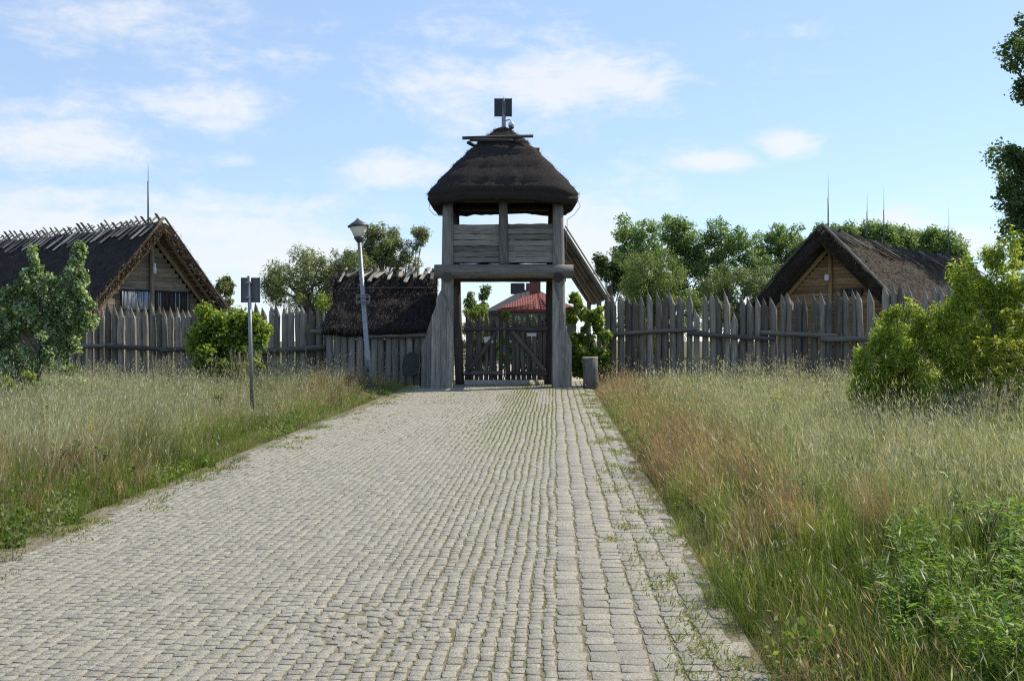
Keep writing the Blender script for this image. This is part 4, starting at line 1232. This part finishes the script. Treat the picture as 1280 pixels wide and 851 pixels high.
plant("bush", "leafy yellow-green bush in front of the palisade beside the road sign", "bush", base(284, 31), [lobe(285, 405, 31, 42, 28), lobe(262, 425, 31, 36, 34), lobe(310, 425, 31, 32, 36), lobe(325, 408, 31, 20, 16), lobe(285, 450, 31, 55, 24)],
      90, .3, 14000, .11, GREENS['lime'] * 1.2, .05, None, .8, .1, 760, 5, 24, 1.0)
plant("bush", "bright large-leaved bush growing beside the right gate post", "bush", base(733, 32.3), [lobe(718, 390, 32.3, 10, 20), lobe(736, 398, 32.3, 18, 26), lobe(730, 430, 32.3, 24, 24), lobe(750, 425, 32.3, 14, 30), lobe(735, 455, 32.3, 26, 20), lobe(755, 455, 32.3, 14, 18)],
      80, .2, 6500, .12, GREENS['lime'] * 1.1, .04, None, .9, .2, 770, 4, 14, 1.0)
plant("shrub", "small bright green shrub at the foot of the spired bush", "shrub", base(22, 24), [lobe(38, 474, 24, 9, 20), lobe(8, 480, 24, 14, 16)], 14, .16, 1500, .075, GREENS['brightlime'], .02, None, .7, .1, 780, 3, 8, 1.0)
plant("bush", "broad feathery willow bush in the meadow before the right palisade", "bush", base(1130, 18.6), [lobe(1125, 440, 18.6, 42, 46), lobe(1165, 430, 18.6, 36, 40), lobe(1095, 480, 18.6, 34, 40), lobe(1150, 485, 18.6, 62, 36), lobe(1105, 415, 18.6, 14, 26), lobe(1085, 500, 18.6, 24, 26), lobe(1150, 405, 18.6, 10, 24), lobe(1120, 512, 18.6, 56, 26), lobe(1175, 512, 18.6, 40, 26), lobe(1075, 455, 18.6, 7, 22), lobe(1092, 432, 18.6, 7, 24), lobe(1122, 398, 18.6, 6, 20), lobe(1138, 393, 18.6, 5, 18), lobe(1172, 392, 18.6, 7, 22), lobe(1186, 400, 18.6, 6, 22), lobe(1066, 490, 18.6, 8, 20), lobe(1110, 395, 18.6, 5, 14)],
      380, .15, 32000, .08, GREENS['lime'] * np.array([1.9, 1.7, 1.5]), .04, None, .3, .05, 790, 6, 40, 1.25)
plant("bush", "tall feathery willow bush at the picture's right edge", "bush", base(1260, 18.2), [lobe(1255, 365, 18.2, 40, 44), lobe(1215, 415, 18.2, 36, 50), lobe(1275, 430, 18.2, 46, 60), lobe(1230, 480, 18.2, 50, 50), lobe(1290, 360, 18.2, 34, 46), lobe(1200, 375, 18.2, 12, 30), lobe(1320, 440, 18.2, 50, 80), lobe(1240, 515, 18.2, 60, 26), lobe(1195, 450, 18.2, 30, 60), lobe(1245, 330, 18.2, 14, 22), lobe(1225, 370, 18.2, 26, 34), lobe(1196, 352, 18.2, 6, 20), lobe(1212, 340, 18.2, 7, 22), lobe(1232, 322, 18.2, 6, 20), lobe(1250, 312, 18.2, 6, 18), lobe(1268, 318, 18.2, 7, 22), lobe(1186, 385, 18.2, 7, 20)],
      470, .16, 40000, .08, GREENS['lime'] * np.array([1.9, 1.7, 1.5]), .05, None, .3, .05, 800, 6, 46, 1.25)
plant("sapling", "thin sapling with yellowish leaves overhanging the tall willow bush", "sapling", base(1300, 16.5), [lobe(1272, 395, 16.5, 34, 12), lobe(1250, 430, 16.5, 40, 10), lobe(1278, 455, 16.5, 30, 14), lobe(1255, 462, 16.5, 22, 8), lobe(1285, 320, 16.5, 14, 30), lobe(1300, 420, 16.5, 30, 50)],
      46, .12, 2600, .06, GREENS['yellow'], .03, None, .85, .1, 810, 2, 20, .7)
plant("shrub", "low green shrub at the right edge below the bushes", "shrub", base(1275, 15.5), [lobe(1262, 535, 15.5, 26, 14), lobe(1300, 525, 15.5, 30, 24)], 26, .12, 3000, .06, GREENS['lime'], .02, None, .35, .1, 815, 3, 10, 1.0)
# the big tree at the right edge of the picture
BT = 54.0
plant("big_poplar", "tall dark poplar at the right edge reaching above the frame", "tree", base(1335, BT, 0),
      [lobe(1300, 60, BT, 52, 44), lobe(1275, 205, BT, 34, 40), lobe(1268, 255, BT, 36, 46), lobe(1320, 230, BT, 60, 80), lobe(1345, 110, BT, 60, 80), lobe(1300, 300, BT, 50, 40), lobe(1350, 10, BT, 60, 60), lobe(1390, 180, BT, 60, 100), lobe(1284, 112, BT, 10, 12)],
      210, .75, 36000, .19, GREENS['poplar'] * 1.35, .45, None, .75, .1, 820, 1, 210, .9)

# ------------------------------------------------------------------ meadow grass
def grass_mesh(name, pos, h, w, lean, cols, curve=.45, seed=0):
    """pos (n,3), h, w (n,), lean (n,2), cols (n,3): a bent blade of one quad and one triangle"""
    r = np.random.default_rng(seed); n = len(pos)
    a = r.random(n) * 2 * np.pi
    side = np.stack([np.cos(a), np.sin(a), np.zeros(n)], -1) * (w / 2)[:, None]
    up = np.array([0, 0, 1.0])
    ln = np.concatenate([lean, np.zeros((n, 1))], 1)
    mid = pos + up * (h * .55)[:, None] + ln * (h * .55 * (1 - curve))[:, None]
    tip = pos + up * (h * (1 - .12 * np.linalg.norm(lean, axis=1)))[:, None] + ln * h[:, None]
    V = np.stack([pos - side, pos + side, mid + side * .8, mid - side * .8, tip], 1).reshape(-1, 3)
    i = np.arange(n) * 5
    C_ = np.repeat(cols, 5, 0)
    return V, np.stack([i, i + 1, i + 2, i + 3], -1), np.stack([i + 3, i + 2, i + 4], -1), C_

def scatter(side, dens0, ymin, ymax, seed):
    """points on one side of the road, thinner with distance, inside the view and a margin"""
    r = np.random.default_rng(seed)
    out = []
    ys = np.arange(ymin, ymax, .5)
    for y in ys:
        if side > 0: x0, x1 = float(xr(y)) - .24, .52 * (y + .5) + 2.2
        else: x0, x1 = -(.52 * (y + .5) + 2.2), float(xl(y)) + .6
        if x1 <= x0: continue
        d = dens0 * (6.0 / max(6.0, y)) ** .85
        n = int((x1 - x0) * .5 * d)
        out.append(np.stack([x0 + (x1 - x0) * r.random(n), y + .5 * r.random(n)], -1))
    return np.concatenate(out)

PAL = {'green': (.125, .175, .028), 'deep': (.07, .12, .02), 'olive': (.15, .17, .045), 'straw': (.245, .222, .125), 'pink': (.25, .16, .105), 'silver': (.335, .33, .255), 'yel': (.2, .21, .045)}
PALA = {k: np.array(v) for k, v in PAL.items()}

def meadow(name, side, label, seed, dens):
    r = np.random.default_rng(seed)
    p = scatter(side, dens, 3.6, 35.0, seed)
    x, y = p[:, 0], p[:, 1]
    d = (x - xr(y)) if side > 0 else (xl(y) - x)
    if side < 0: d = d + .58 - .55 * (vnoise(y * .8, y * 0 + 2, 61) - .35)
    else: d = d + .22 - .24 * (vnoise(y * 1.3, y * 0 + 5, 62) - .5)
    fence = np.where(x < -2.6, 34.3, 32.9)
    keep = (d > 0) & ((y < fence) | (r.random(len(y)) < .35)) & ~((x > -2.7) & (x < 1.9) & (y > 31.2))
    keep &= r.random(len(d)) < sstep(-.05, .12, d) * .85 + .15
    keep &= r.random(len(d)) < .45 + .9 * fbm(x * .55, y * .55, 71)
    x, y, d = x[keep], y[keep], d[keep]; n = len(x)
    cell = np.where(r.random(n) < .45, .2, .55)
    ci, cj = np.floor(x / cell), np.floor(y / cell)
    ccx, ccy = (ci + .2 + .6 * _hash(ci, cj, 5)) * cell, (cj + .2 + .6 * _hash(ci, cj, 6)) * cell
    tuft = r.random(n) < .72
    x = np.where(tuft, ccx + (x - ccx) * .55, x); y = np.where(tuft, ccy + (y - ccy) * .55, y)
    cell_h, cell_k, cell_t = _hash(ci, cj, 7), _hash(ci, cj, 8), _hash(ci, cj, 9)
    lush = sstep(9.5, 6.5, y) * sstep(.25, .9, d) if side > 0 else sstep(16, 11, y) * sstep(1.2, .4, d)
    tall = sstep(.0, 1.7 if side < 0 else .7, d)
    patch = fbm(x * .4, y * .4, 81); patch2 = fbm(x * 1.3, y * 1.3, 91)
    h = (.085 + .34 * tall) * (.5 + .7 * r.random(n)) * (.6 + .6 * patch) * np.where(tuft, .55 + 1.15 * cell_h ** 1.3, .85)
    h = h * (1 - (.22 * sstep(17, 24, y) if side < 0 else .16 * sstep(19, 27, y)))
    for (qx, qy) in ((-5.64, 22.6), (-4.05, 29.6)):       # trodden grass in front of the two posts
        h = h * (1 - .6 * np.exp(-((x - qx * y / qy) / .4) ** 2) * sstep(qy - 3.2, qy - 1.6, y) * sstep(qy + .6, qy, y))
    far = np.maximum(y, 5.0)
    w = .0034 * (far / 6) ** .62 * (1 + .5 * lush) * (.7 + .7 * r.random(n))
    z = ground_z(x, y) - .01
    lean = r.normal(0, .28, (n, 2)) + np.array([.16 if side < 0 else -.16, .03])
    # colour zones: what grows where
    pr = np.where(tuft & (r.random(n) < .6), cell_k, r.random(n))
    lean = lean + np.where(tuft, 1.0, 0.0)[:, None] * np.stack([x - ccx, y - ccy], -1) / cell[:, None] * .55
    silver = sstep(.9, 3.0, d) * (.55 + .6 * patch)
    pink = (np.exp(-((d - .7) / .75) ** 2) if side > 0 else .35 * np.exp(-((d - 1.6) / 1.2) ** 2)) * sstep(.35, .6, patch2 * .5 + vnoise(x * .2, y * .22, 33) * .6)
    green = np.clip(1.2 - sstep(.2, 2.6, d) * .7, 0, 1) if side < 0 else .6 + .9 * sstep(13, 6.5, y) * sstep(.6, 1.6, d)
    wts = np.stack([green * .8, green * .45 + .1, np.full(n, .55), silver * .5 + .08, pink * 1.3, silver * .5, np.full(n, .22)], -1)
    wts = wts * (1 + lush[:, None] * np.array([2.5, 2.0, .2, -.85, -.85, -.85, 1.2]))
    cum = np.cumsum(wts, 1); cum /= cum[:, -1:]
    k = (pr[:, None] > cum).sum(1)
    pal = np.stack([PALA[q_] for q_ in ('green', 'deep', 'olive', 'straw', 'pink', 'silver', 'yel')])
    col = pal[k] * (1.45 * (.62 + .76 * fbm(x * .7, y * .7, 131)) * (.72 + .5 * r.random(n)) * np.where(tuft, .55 + .8 * cell_t, 1.0))[:, None]
    dry = (k == 3) | (k == 5) | (k == 4)
    h = np.where(dry, h * 1.12, h * .86); col = col * np.where(dry, 1.08, .84)[:, None]
    pos = np.stack([x, y, z], -1)
    V, q4, t3, cc = grass_mesh(name, pos, h, w, lean, col, .45, seed + 1)
    # flowering stems with seed heads
    m = (r.random(n) < np.where((k == 3) | (k == 5) | (k == 4), .46, .03)) & (tall > .4)
    sp, sh, sl, sw, sk = pos[m], h[m] * (1.2 + .5 * r.random(m.sum())), lean[m] * .8, w[m], k[m]
    nm = len(sp)
    cs = pal[np.where(sk == 4, 4, np.where(r.random(nm) < .6, 5, 3))] * (1.25 * (.8 + .5 * r.random(nm)))[:, None]
    V2, q42, t32, cc2 = grass_mesh(name, sp, sh, sw * .5, sl, cs * .8, .3, seed + 2)
    tip = sp + np.concatenate([sl, np.zeros((nm, 1))], 1) * sh[:, None] + np.array([0, 0, 1.]) * (sh * (1 - .12 * np.linalg.norm(sl, axis=1)))[:, None]
    axd = np.concatenate([sl * 1.6, np.ones((nm, 1))], 1) + r.normal(0, .18, (nm, 3)); axd /= np.linalg.norm(axd, axis=1)[:, None]
    hl_ = (.03 + .035 * r.random(nm))[:, None]; hw = (sw * (.55 + .5 * r.random(nm)))[:, None]
    a = r.random(nm) * 6.28
    s1 = np.stack([np.cos(a), np.sin(a), np.zeros(nm)], -1) * hw
    V3 = np.stack([tip - axd * hl_ * .6, tip + s1, tip + axd * hl_, tip - s1], 1).reshape(-1, 3)
    i = np.arange(nm) * 4
    q43 = np.stack([i, i + 1, i + 2, i + 3], -1)
    cc3 = np.repeat(cs, 4, 0)
    fa = y > 15.0; fb = sp[:, 1] > 15.0
    tri_a = np.stack([q4[fa, 0], q4[fa, 1], t3[fa, 2]], -1); tri_b = np.stack([q42[fb, 0], q42[fb, 1], t32[fb, 2]], -1)
    def pick(Vv, cc_, far_):
        """drop the two unused mid points of far blades"""
        k5 = np.ones((len(far_), 5), bool); k5[far_, 2:4] = False
        k5 = k5.ravel(); new = np.cumsum(k5) - 1
        return Vv[k5], cc_[k5], new
    V, cc, ma = pick(V, cc, fa); V2, cc2, mb = pick(V2, cc2, fb)
    o2, o3 = len(V), len(V) + len(V2)
    me = bulk(name, np.concatenate([V, V2, V3]), [ma[q4[~fa]], mb[q42[~fb]] + o2, q43 + o3, ma[t3[~fa]], mb[t32[~fb]] + o2, ma[tri_a], mb[tri_b] + o2], M_GRASS, np.concatenate([cc, cc2, cc3]))
    o = link(name, me); o["kind"] = "stuff"; tag(o, label, "grass")
    return n, nm
(meadow("meadow_grass", -1, "tall seeding meadow grass left of the paved road", 21, 2500))
(meadow("meadow_grass", 1, "tall reddish and green meadow grass right of the paved road", 22, 2700))

# moss and short grass in the long joints of the paving
def joints():
    r = np.random.default_rng(44)
    s = setts
    e = np.stack([s[:, 0] - s[:, 2] / 2 - .0065, s[:, 1]], -1)
    fx = (s[:, 0] - xl(s[:, 1])) / 5.62
    pm = np.clip(sstep(.45, .8, fx) * 1.2 + .12 + sstep(.75, .85, fx), 0, 2) * sstep(.30, .55, fbm(s[:, 0] * 2.3, s[:, 1] * .3, 15)) + sstep(.16, .03, fx) * .6 * sstep(.45, .65, fbm(s[:, 0] * 2, s[:, 1] * .8, 16))
    sel = (r.random(len(s)) < pm * 1.1)
    e = e[sel]; l = s[sel, 3]
    n_each = 8
    n = len(e) * n_each
    p = np.repeat(e, n_each, 0) + np.stack([r.normal(0, .006, n), (r.random(n) - .5) * np.repeat(l, n_each) * 1.05], -1)
    z = plane_z(p[:, 1]) - .012
    far = np.maximum(p[:, 1], 5)
    h = .012 + .016 * r.random(n) ** 2 + .012 * sstep(10, 20, p[:, 1])
    w = .005 * (far / 6) ** .6
    pal = np.array([(.25, .27, .06), (.18, .22, .05), (.30, .26, .12), (.14, .18, .045)])
    col = pal[r.integers(4, size=n)] * (.8 + .4 * r.random(n))[:, None]
    V, q4, t3, cc = grass_mesh("joint_grass", np.c_[p, z], h, w, r.normal(0, .5, (n, 2)), col, .3, 45)
    o = link("joint_grass", bulk("joint_grass", V, [q4, t3], M_GRASS, cc), road); o["kind"] = "stuff"
    # weedy tufts that creep over both edges
    tp = []
    for k in range(150):
        yy = 4.8 + 26 * random.random() ** 1.7
        if random.random() < .7: xx = float(xr(yy)) - .1 - abs(random.gauss(0, .22))
        else: xx = float(xl(yy)) + .15 + abs(random.gauss(0, .25))
        m = random.randint(14, 60)
        tp.append(np.stack([xx + r.normal(0, .04 + .05 * random.random(), m), yy + r.normal(0, .06 + .12 * random.random(), m)], -1))
    p = np.concatenate(tp); n = len(p)
    far = np.maximum(p[:, 1], 5)
    col = pal[r.integers(4, size=n)] * (.8 + .4 * r.random(n))[:, None]
    V, q4, t3, cc = grass_mesh("edge_weeds", np.c_[p, plane_z(p[:, 1]) - .005],   .015 + .04 * r.random(n), .008 * (far / 6) ** .6, r.normal(0, .7, (n, 2)), col, .3, 46)
    o = link("edge_weeds", bulk("edge_weeds", V, [q4, t3], M_GRASS, cc), road); o["kind"] = "stuff"
joints()

# broad-leaved herbs that grow through the grass
def herbs(side, label, seed, n):
    r = np.random.default_rng(seed)
    y = 4.6 + 26 * r.random(n) ** 1.4
    if side > 0: x = xr(y) + .12 + r.random(n) ** 1.4 * (.5 * y - xr(y) + .8)
    else: x = xl(y) + .1 - r.random(n) ** 1.4 * (.5 * y + xl(y) + .8).clip(.3)
    keep = r.random(n) < sstep(.40, .62, fbm(x * .8, y * .8, seed + 3)) + .12
    x, y = x[keep], y[keep]; n = len(x)
    hh = .10 + .28 * r.random(n); wd = .07 + .13 * r.random(n)
    c = np.stack([x, y, ground_z(x, y) + hh * .55], -1)
    pal = np.array([(.09, .15, .03), (.12, .19, .04), (.17, .23, .05), (.07, .12, .03), (.19, .21, .1)])
    V, Q, CC, b0 = [], [], [], 0
    for grp in range(5):
        sel = np.arange(n) % 5 == grp
        m = int(sel.sum()); per = 46
        me = None
        ci = np.repeat(np.nonzero(sel)[0], per); q_ = len(ci)
        d = r.normal(0, 1, (q_, 3)); d /= np.linalg.norm(d, axis=1)[:, None]
        pos = c[ci] + d * np.stack([wd[ci], wd[ci], hh[ci] * .55], -1) * (r.random(q_) ** .4)[:, None]
        ax = d * .7 + r.normal(0, .6, (q_, 3)) + np.array([0, 0, .25]); ax /= np.linalg.norm(ax, axis=1)[:, None]
        sd = np.cross(ax, r.normal(0, 1, (q_, 3))); sd /= np.linalg.norm(sd, axis=1)[:, None]
        s_ = (.022 + .035 * r.random(n))[ci][:, None] * (.6 + .7 * r.random(q_))[:, None] * (np.maximum(y[ci], 6) / 6)[:, None] ** .25
        asp = (.22 + .5 * r.random(n))[ci][:, None]
        V.append(np.stack([pos - ax * s_ * .5, pos + sd * s_ * asp * .5, pos + ax * s_ * .5, pos - sd * s_ * asp * .5], 1).reshape(-1, 3))
        i_ = b0 + np.arange(q_) * 4; Q.append(np.stack([i_, i_ + 1, i_ + 2, i_ + 3], -1)); b0 += q_ * 4
        CC.append(np.repeat(pal[grp] * (.75 + .5 * r.random(q_))[:, None], 4, 0))
    o = link("meadow_herbs", bulk("meadow_herbs", np.concatenate(V), [np.concatenate(Q)], M_LEAF, np.concatenate(CC))); o["kind"] = "stuff"; tag(o, label, "herbs")
herbs(-1, "low broad-leaved herbs in the grass left of the road", 31, 420)
herbs(1, "low broad-leaved herbs in the grass right of the road", 32, 620)

# ------------------------------------------------------------------ single plants in the meadow
def leafy_weed(u, Y, label, h, n, size, cols, seed, aspect=.28, group="leafy weeds in the meadow"):
    r = np.random.default_rng(seed)
    b = base(u, Y)
    o = root("leafy_weed", label, "plant", b, 0, group)
    V, Q, cs = [], [], []
    ns = 7
    st = []
    for k in range(ns):
        a = r.random() * 6.28; ll = h * (.7 + .5 * r.random())
        ex, ey = math.cos(a) * ll * .35, math.sin(a) * ll * .35
        pts = [np.array([ex * t * t + .04 * math.cos(a), ey * t * t + .04 * math.sin(a), ll * t]) for t in (0, .35, .7, 1)]
        st.append(pts)
        me = tube_mesh("stem", pts, [.006, .005, .004, .002], M_STEM, 5)
        link("stem", me, o)
    m = n
    which = r.integers(ns, size=m); t = .2 + .8 * r.random(m)
    pos = np.array([np.array([np.interp(tt, (0, .35, .7, 1), [q_[i_] for q_ in st[w_]]) for i_ in range(3)]) for w_, tt in zip(which, t)])
    a = r.random(m) * 6.28
    ax = np.stack([np.cos(a), np.sin(a), .35 + .5 * r.normal(0, .6, m)], -1); ax /= np.linalg.norm(ax, axis=1)[:, None]
    up = np.array([0, 0, 1.]) - ax * ax[:, 2:3] + r.normal(0, .25, (m, 3)); up /= np.linalg.norm(up, axis=1)[:, None]
    sd = np.cross(ax, up)
    s = (size * (.6 + .7 * r.random(m)))[:, None]
    V = np.stack([pos, pos + ax * s * .45 + sd * s * aspect * .5 - up * s * .02, pos + ax * s - up * s * .18, pos + ax * s * .45 - sd * s * aspect * .5 - up * s * .02], 1).reshape(-1, 3)
    i = np.arange(m) * 4
    c = np.repeat(cols[r.integers(len(cols), size=m)] * (.75 + .5 * r.random(m))[:, None], 4, 0)
    link("leaves", bulk("leaves", V, [np.stack([i, i + 1, i + 2, i + 3], -1)], M_LEAF, c), o)
M_STEM = plain("green_stem", (.10, .13, .04), .7)
WEED = np.array([(.07, .13, .02), (.10, .17, .03), (.13, .2, .04), (.05, .09, .018)])
for k, (u, Y, lab, h, n, s) in enumerate([
    (1190, 6.6, "glossy leafy weed in the bottom right corner, nearest the road", .5, 260, .085),
    (1262, 6.9, "glossy leafy weed cut by the right edge near the bottom", .55, 260, .09),
    (1225, 8.0, "tall leafy weed behind the bottom-corner weeds", .55, 240, .09),
    (1130, 6.0, "low leafy weed at the bottom edge, beside the corner weeds", .4, 180, .08),
    (1010, 9.5, "small leafy weed in the reddish grass right of the road", .4, 120, .09),
    (970, 19.5, "yellow-green weed in the middle of the right meadow", .55, 160, .12),
    (275, 22.0, "pale broad-leaved weed in the grass beside the road sign", .6, 170, .17),
    (62, 16.5, "pale leafy weed near the left edge of the meadow", .6, 170, .15),
    (80, 12.6, "dark green leafy clump at the road's left verge", .35, 240, .1),
    (120, 12.9, "dark green leafy clump slightly nearer the road on left verge", .33, 220, .1)]):
    cl = WEED * 1.6 if 'pale' not in lab else np.array([(.2, .22, .1), (.28, .28, .15), (.15, .18, .07)])
    if 'yellow' in lab: cl = GREENS['yellow']
    leafy_weed(u, Y, lab, h, n, s, cl, 1000 + k, .28 if 'dark' not in lab else .6)

def corner_patch():
    """dense growth of lance-leaved weeds in the bottom right corner, nobody could count the plants"""
    r = np.random.default_rng(77)
    V, Q, T3, CC, b0 = [], [], [], [], 0
    for k in range(30):
        u, Y = 1100 + 240 * r.random(), 4.9 + 2.8 * r.random()
        b = np.array(base(u, Y)); h = .28 + .28 * r.random(); ns = 6; m = 190
        a = r.random(ns) * 6.28; tips = np.stack([np.cos(a) * h * .3, np.sin(a) * h * .3, np.full(ns, h)], -1)
        wv, t = r.integers(ns, size=m), .2 + .8 * r.random(m)
        pos = b + tips[wv] * np.stack([t ** 1.6, t ** 1.6, t], -1)
        a2 = r.random(m) * 6.28
        ax = np.stack([np.cos(a2), np.sin(a2), .5 + .5 * r.normal(0, .5, m)], -1); ax /= np.linalg.norm(ax, axis=1)[:, None]
        sd = np.cross(ax, np.array([0, 0, 1.]) + r.normal(0, .3, (m, 3))); sd /= np.linalg.norm(sd, axis=1)[:, None]
        s_ = (.06 * (.6 + .8 * r.random(m)))[:, None]
        V.append(np.stack([pos, pos + ax * s_ * .45 + sd * s_ * .12, pos + ax * s_ - np.array([0, 0, .15]) * s_, pos + ax * s_ * .45 - sd * s_ * .12], 1).reshape(-1, 3))
        i_ = b0 + np.arange(m) * 4; Q.append(np.stack([i_, i_ + 1, i_ + 2, i_ + 3], -1)); b0 += m * 4
        CC.append(np.repeat(WEED[r.integers(4, size=m)] * (1.6 * (.75 + .5 * r.random(m)))[:, None], 4, 0))
        Vs, q4, t3, cs_ = grass_mesh("s", np.tile(b, (ns, 1)), np.full(ns, h), np.full(ns, .006), tips[:, :2] / h, np.tile(WEED[3] * 1.5, (ns, 1)), .5, k)
        V.append(Vs); Q.append(q4 + b0); T3.append(t3 + b0); CC.append(cs_); b0 += len(Vs)
    o = link("weed_patch", bulk("weed_patch", np.concatenate(V), [np.concatenate(Q), np.concatenate(T3)], M_LEAF, np.concatenate(CC)))
    o["kind"] = "stuff"; tag(o, "dense lance-leaved green weeds in the bottom right corner", "weeds")
corner_patch()

def poppy(u, v, Y, label):
    b = base(u, Y)
    top = P(u, v, Y).z - b[2]
    o = root("poppy", label, "flower", b, 0, "red poppies")
    link("stem", tube_mesh("stem", [(0, 0, 0), (.02, 0, top * .5), (0, 0, top)], [.006, .005, .004], M_STEM, 5), o)
    for k in range(4):
        a = k * math.pi / 2
        V = [(0, 0, 0)] + [(math.cos(t) * rr, math.sin(t) * rr, zz) for t, rr, zz in ((-.8, .035, .03), (-.5, .06, .055), (0, .07, .05), (.5, .06, .055), (.8, .035, .03))]
        link("petal", mesh("petal", V, [(0, 1, 2, 3), (0, 3, 4, 5)], M_POPPY), o, Matrix.Translation((0, 0, top)) @ Matrix.Rotation(a, 4, 'Z') @ Matrix.Rotation(R(-15), 4, 'Y'))
    lathe("seed_pod", [(.008, 0), (.012, .015), (.01, .025)], M_BLACK, o, (0, 0, top), 8)
M_POPPY = plain("poppy_petal", (.55, .035, .015), .5)
poppy(244, 497, 24.0, "red poppy in the meadow left of the road sign")
poppy(861, 489, 25.5, "red poppy in the meadow right of the road")

def dry_stalk(name, label, pts, heads, seed):
    b = pts[0]
    o = root(name, label, "dry stalk", b, 0, "dry bent stalks in the right meadow")
    q_ = [tuple(Vector(p) - Vector(b)) for p in pts]
    link("stem", tube_mesh("stem", q_, [.007, .006, .005, .004][:len(q_)], M_CUT, 6), o)
    r = np.random.default_rng(seed)
    c = np.array([q_[-1]]) + r.normal(0, .02, (6, 3))
    link("seed_head", leaves_mesh("seed_head", c, np.full((6, 3), .035), 260, .02, np.array([(.3, .25, .2), (.22, .17, .15), (.4, .36, .32)]), .5, 0, seed), o)
dry_stalk("dry_stalk", "long pale dry stalk bent low over the bottom right grass", [P(1222, 800, 6.4), P(1180, 770, 6.5), P(1140, 742, 6.6), P(1100, 733, 6.7)], 1, 5)
dry_stalk("dry_stalk", "thin dry stalk with brown head, upper of the bent pair", [P(1170, 770, 6.7), P(1130, 735, 6.8), P(1092, 712, 6.9), P(1082, 708, 7.0)], 1, 6)

def plume_tuft(u, Y, label, h, seed, n=60):
    """a tuft of tall dry reed grass with feathery plumes"""
    r = np.random.default_rng(seed); b = base(u, Y)
    o = root("reed_tuft", label, "grass tuft", b, 0, "tall dry grass tufts by the fence")
    a = r.random(n) * 6.28; rad = r.random(n) * .35
    pos = np.stack([np.cos(a) * rad, np.sin(a) * rad, np.zeros(n)], -1)
    hh = h * (.6 + .5 * r.random(n)); lean = r.normal(0, .22, (n, 2)) + np.array([.12, 0])
    col = np.array([(.36, .32, .25), (.28, .25, .17), (.2, .2, .1)])[r.integers(3, size=n)]
    V, q4, t3, cc = grass_mesh("blades", pos, hh, np.full(n, .016), lean, col, .4, seed)
    link("blades", bulk("blades", V, [q4, t3], M_GRASS, cc), o)
    tip = pos + np.concatenate([lean * hh[:, None], hh[:, None]], 1)
    m = n // 2
    cen = np.concatenate([tip[:m] - np.array([0, 0, .1]) * k for k in (0, .9, 1.8)])
    link("plumes", leaves_mesh("plumes", cen, np.tile([[.035, .035, .08]], (len(cen), 1)), m * 40, .03, np.array([(.36, .33, .3), (.46, .43, .4), (.28, .25, .22)]), .3, .2, seed, 1, M_GRASS), o)
k = 0
for (u, Y, h, lab) in [(262, 30.2, 1.0, "dry plumed grass tuft at the foot of the yellow-green bush"), (300, 29.6, 1.1, "tall dry grass tuft just left of the sign post"), (345, 30.5, 1.0, "dry grass tuft between sign post and shed"),
                       (200, 31.5, .9, "dry grass tuft before the thin-staked palisade"), (940, 31.0, .9, "pale dry grass tuft before the middle of the right palisade"), (985, 30.6, .9, "dry grass tuft at the palisade left of the willow bush"), (1040, 27.0, .9, "dry grass tuft at the left foot of the broad willow bush"),
                       (1100, 19.0, .65, "dry plumed tuft under the front of the broad willow bush"), (1160, 18.2, .7, "dry plumed tuft between the two willow bushes"), (1205, 17.2, .75, "dry plumed tuft before the tall willow bush"), (1242, 17.0, .9, "tallest dry plumed tuft before the tall willow bush"), (130, 31.8, .8, "dry grass tuft between spired bush and palisade")]:
    plume_tuft(u, Y, lab, h, 2000 + k); k += 1
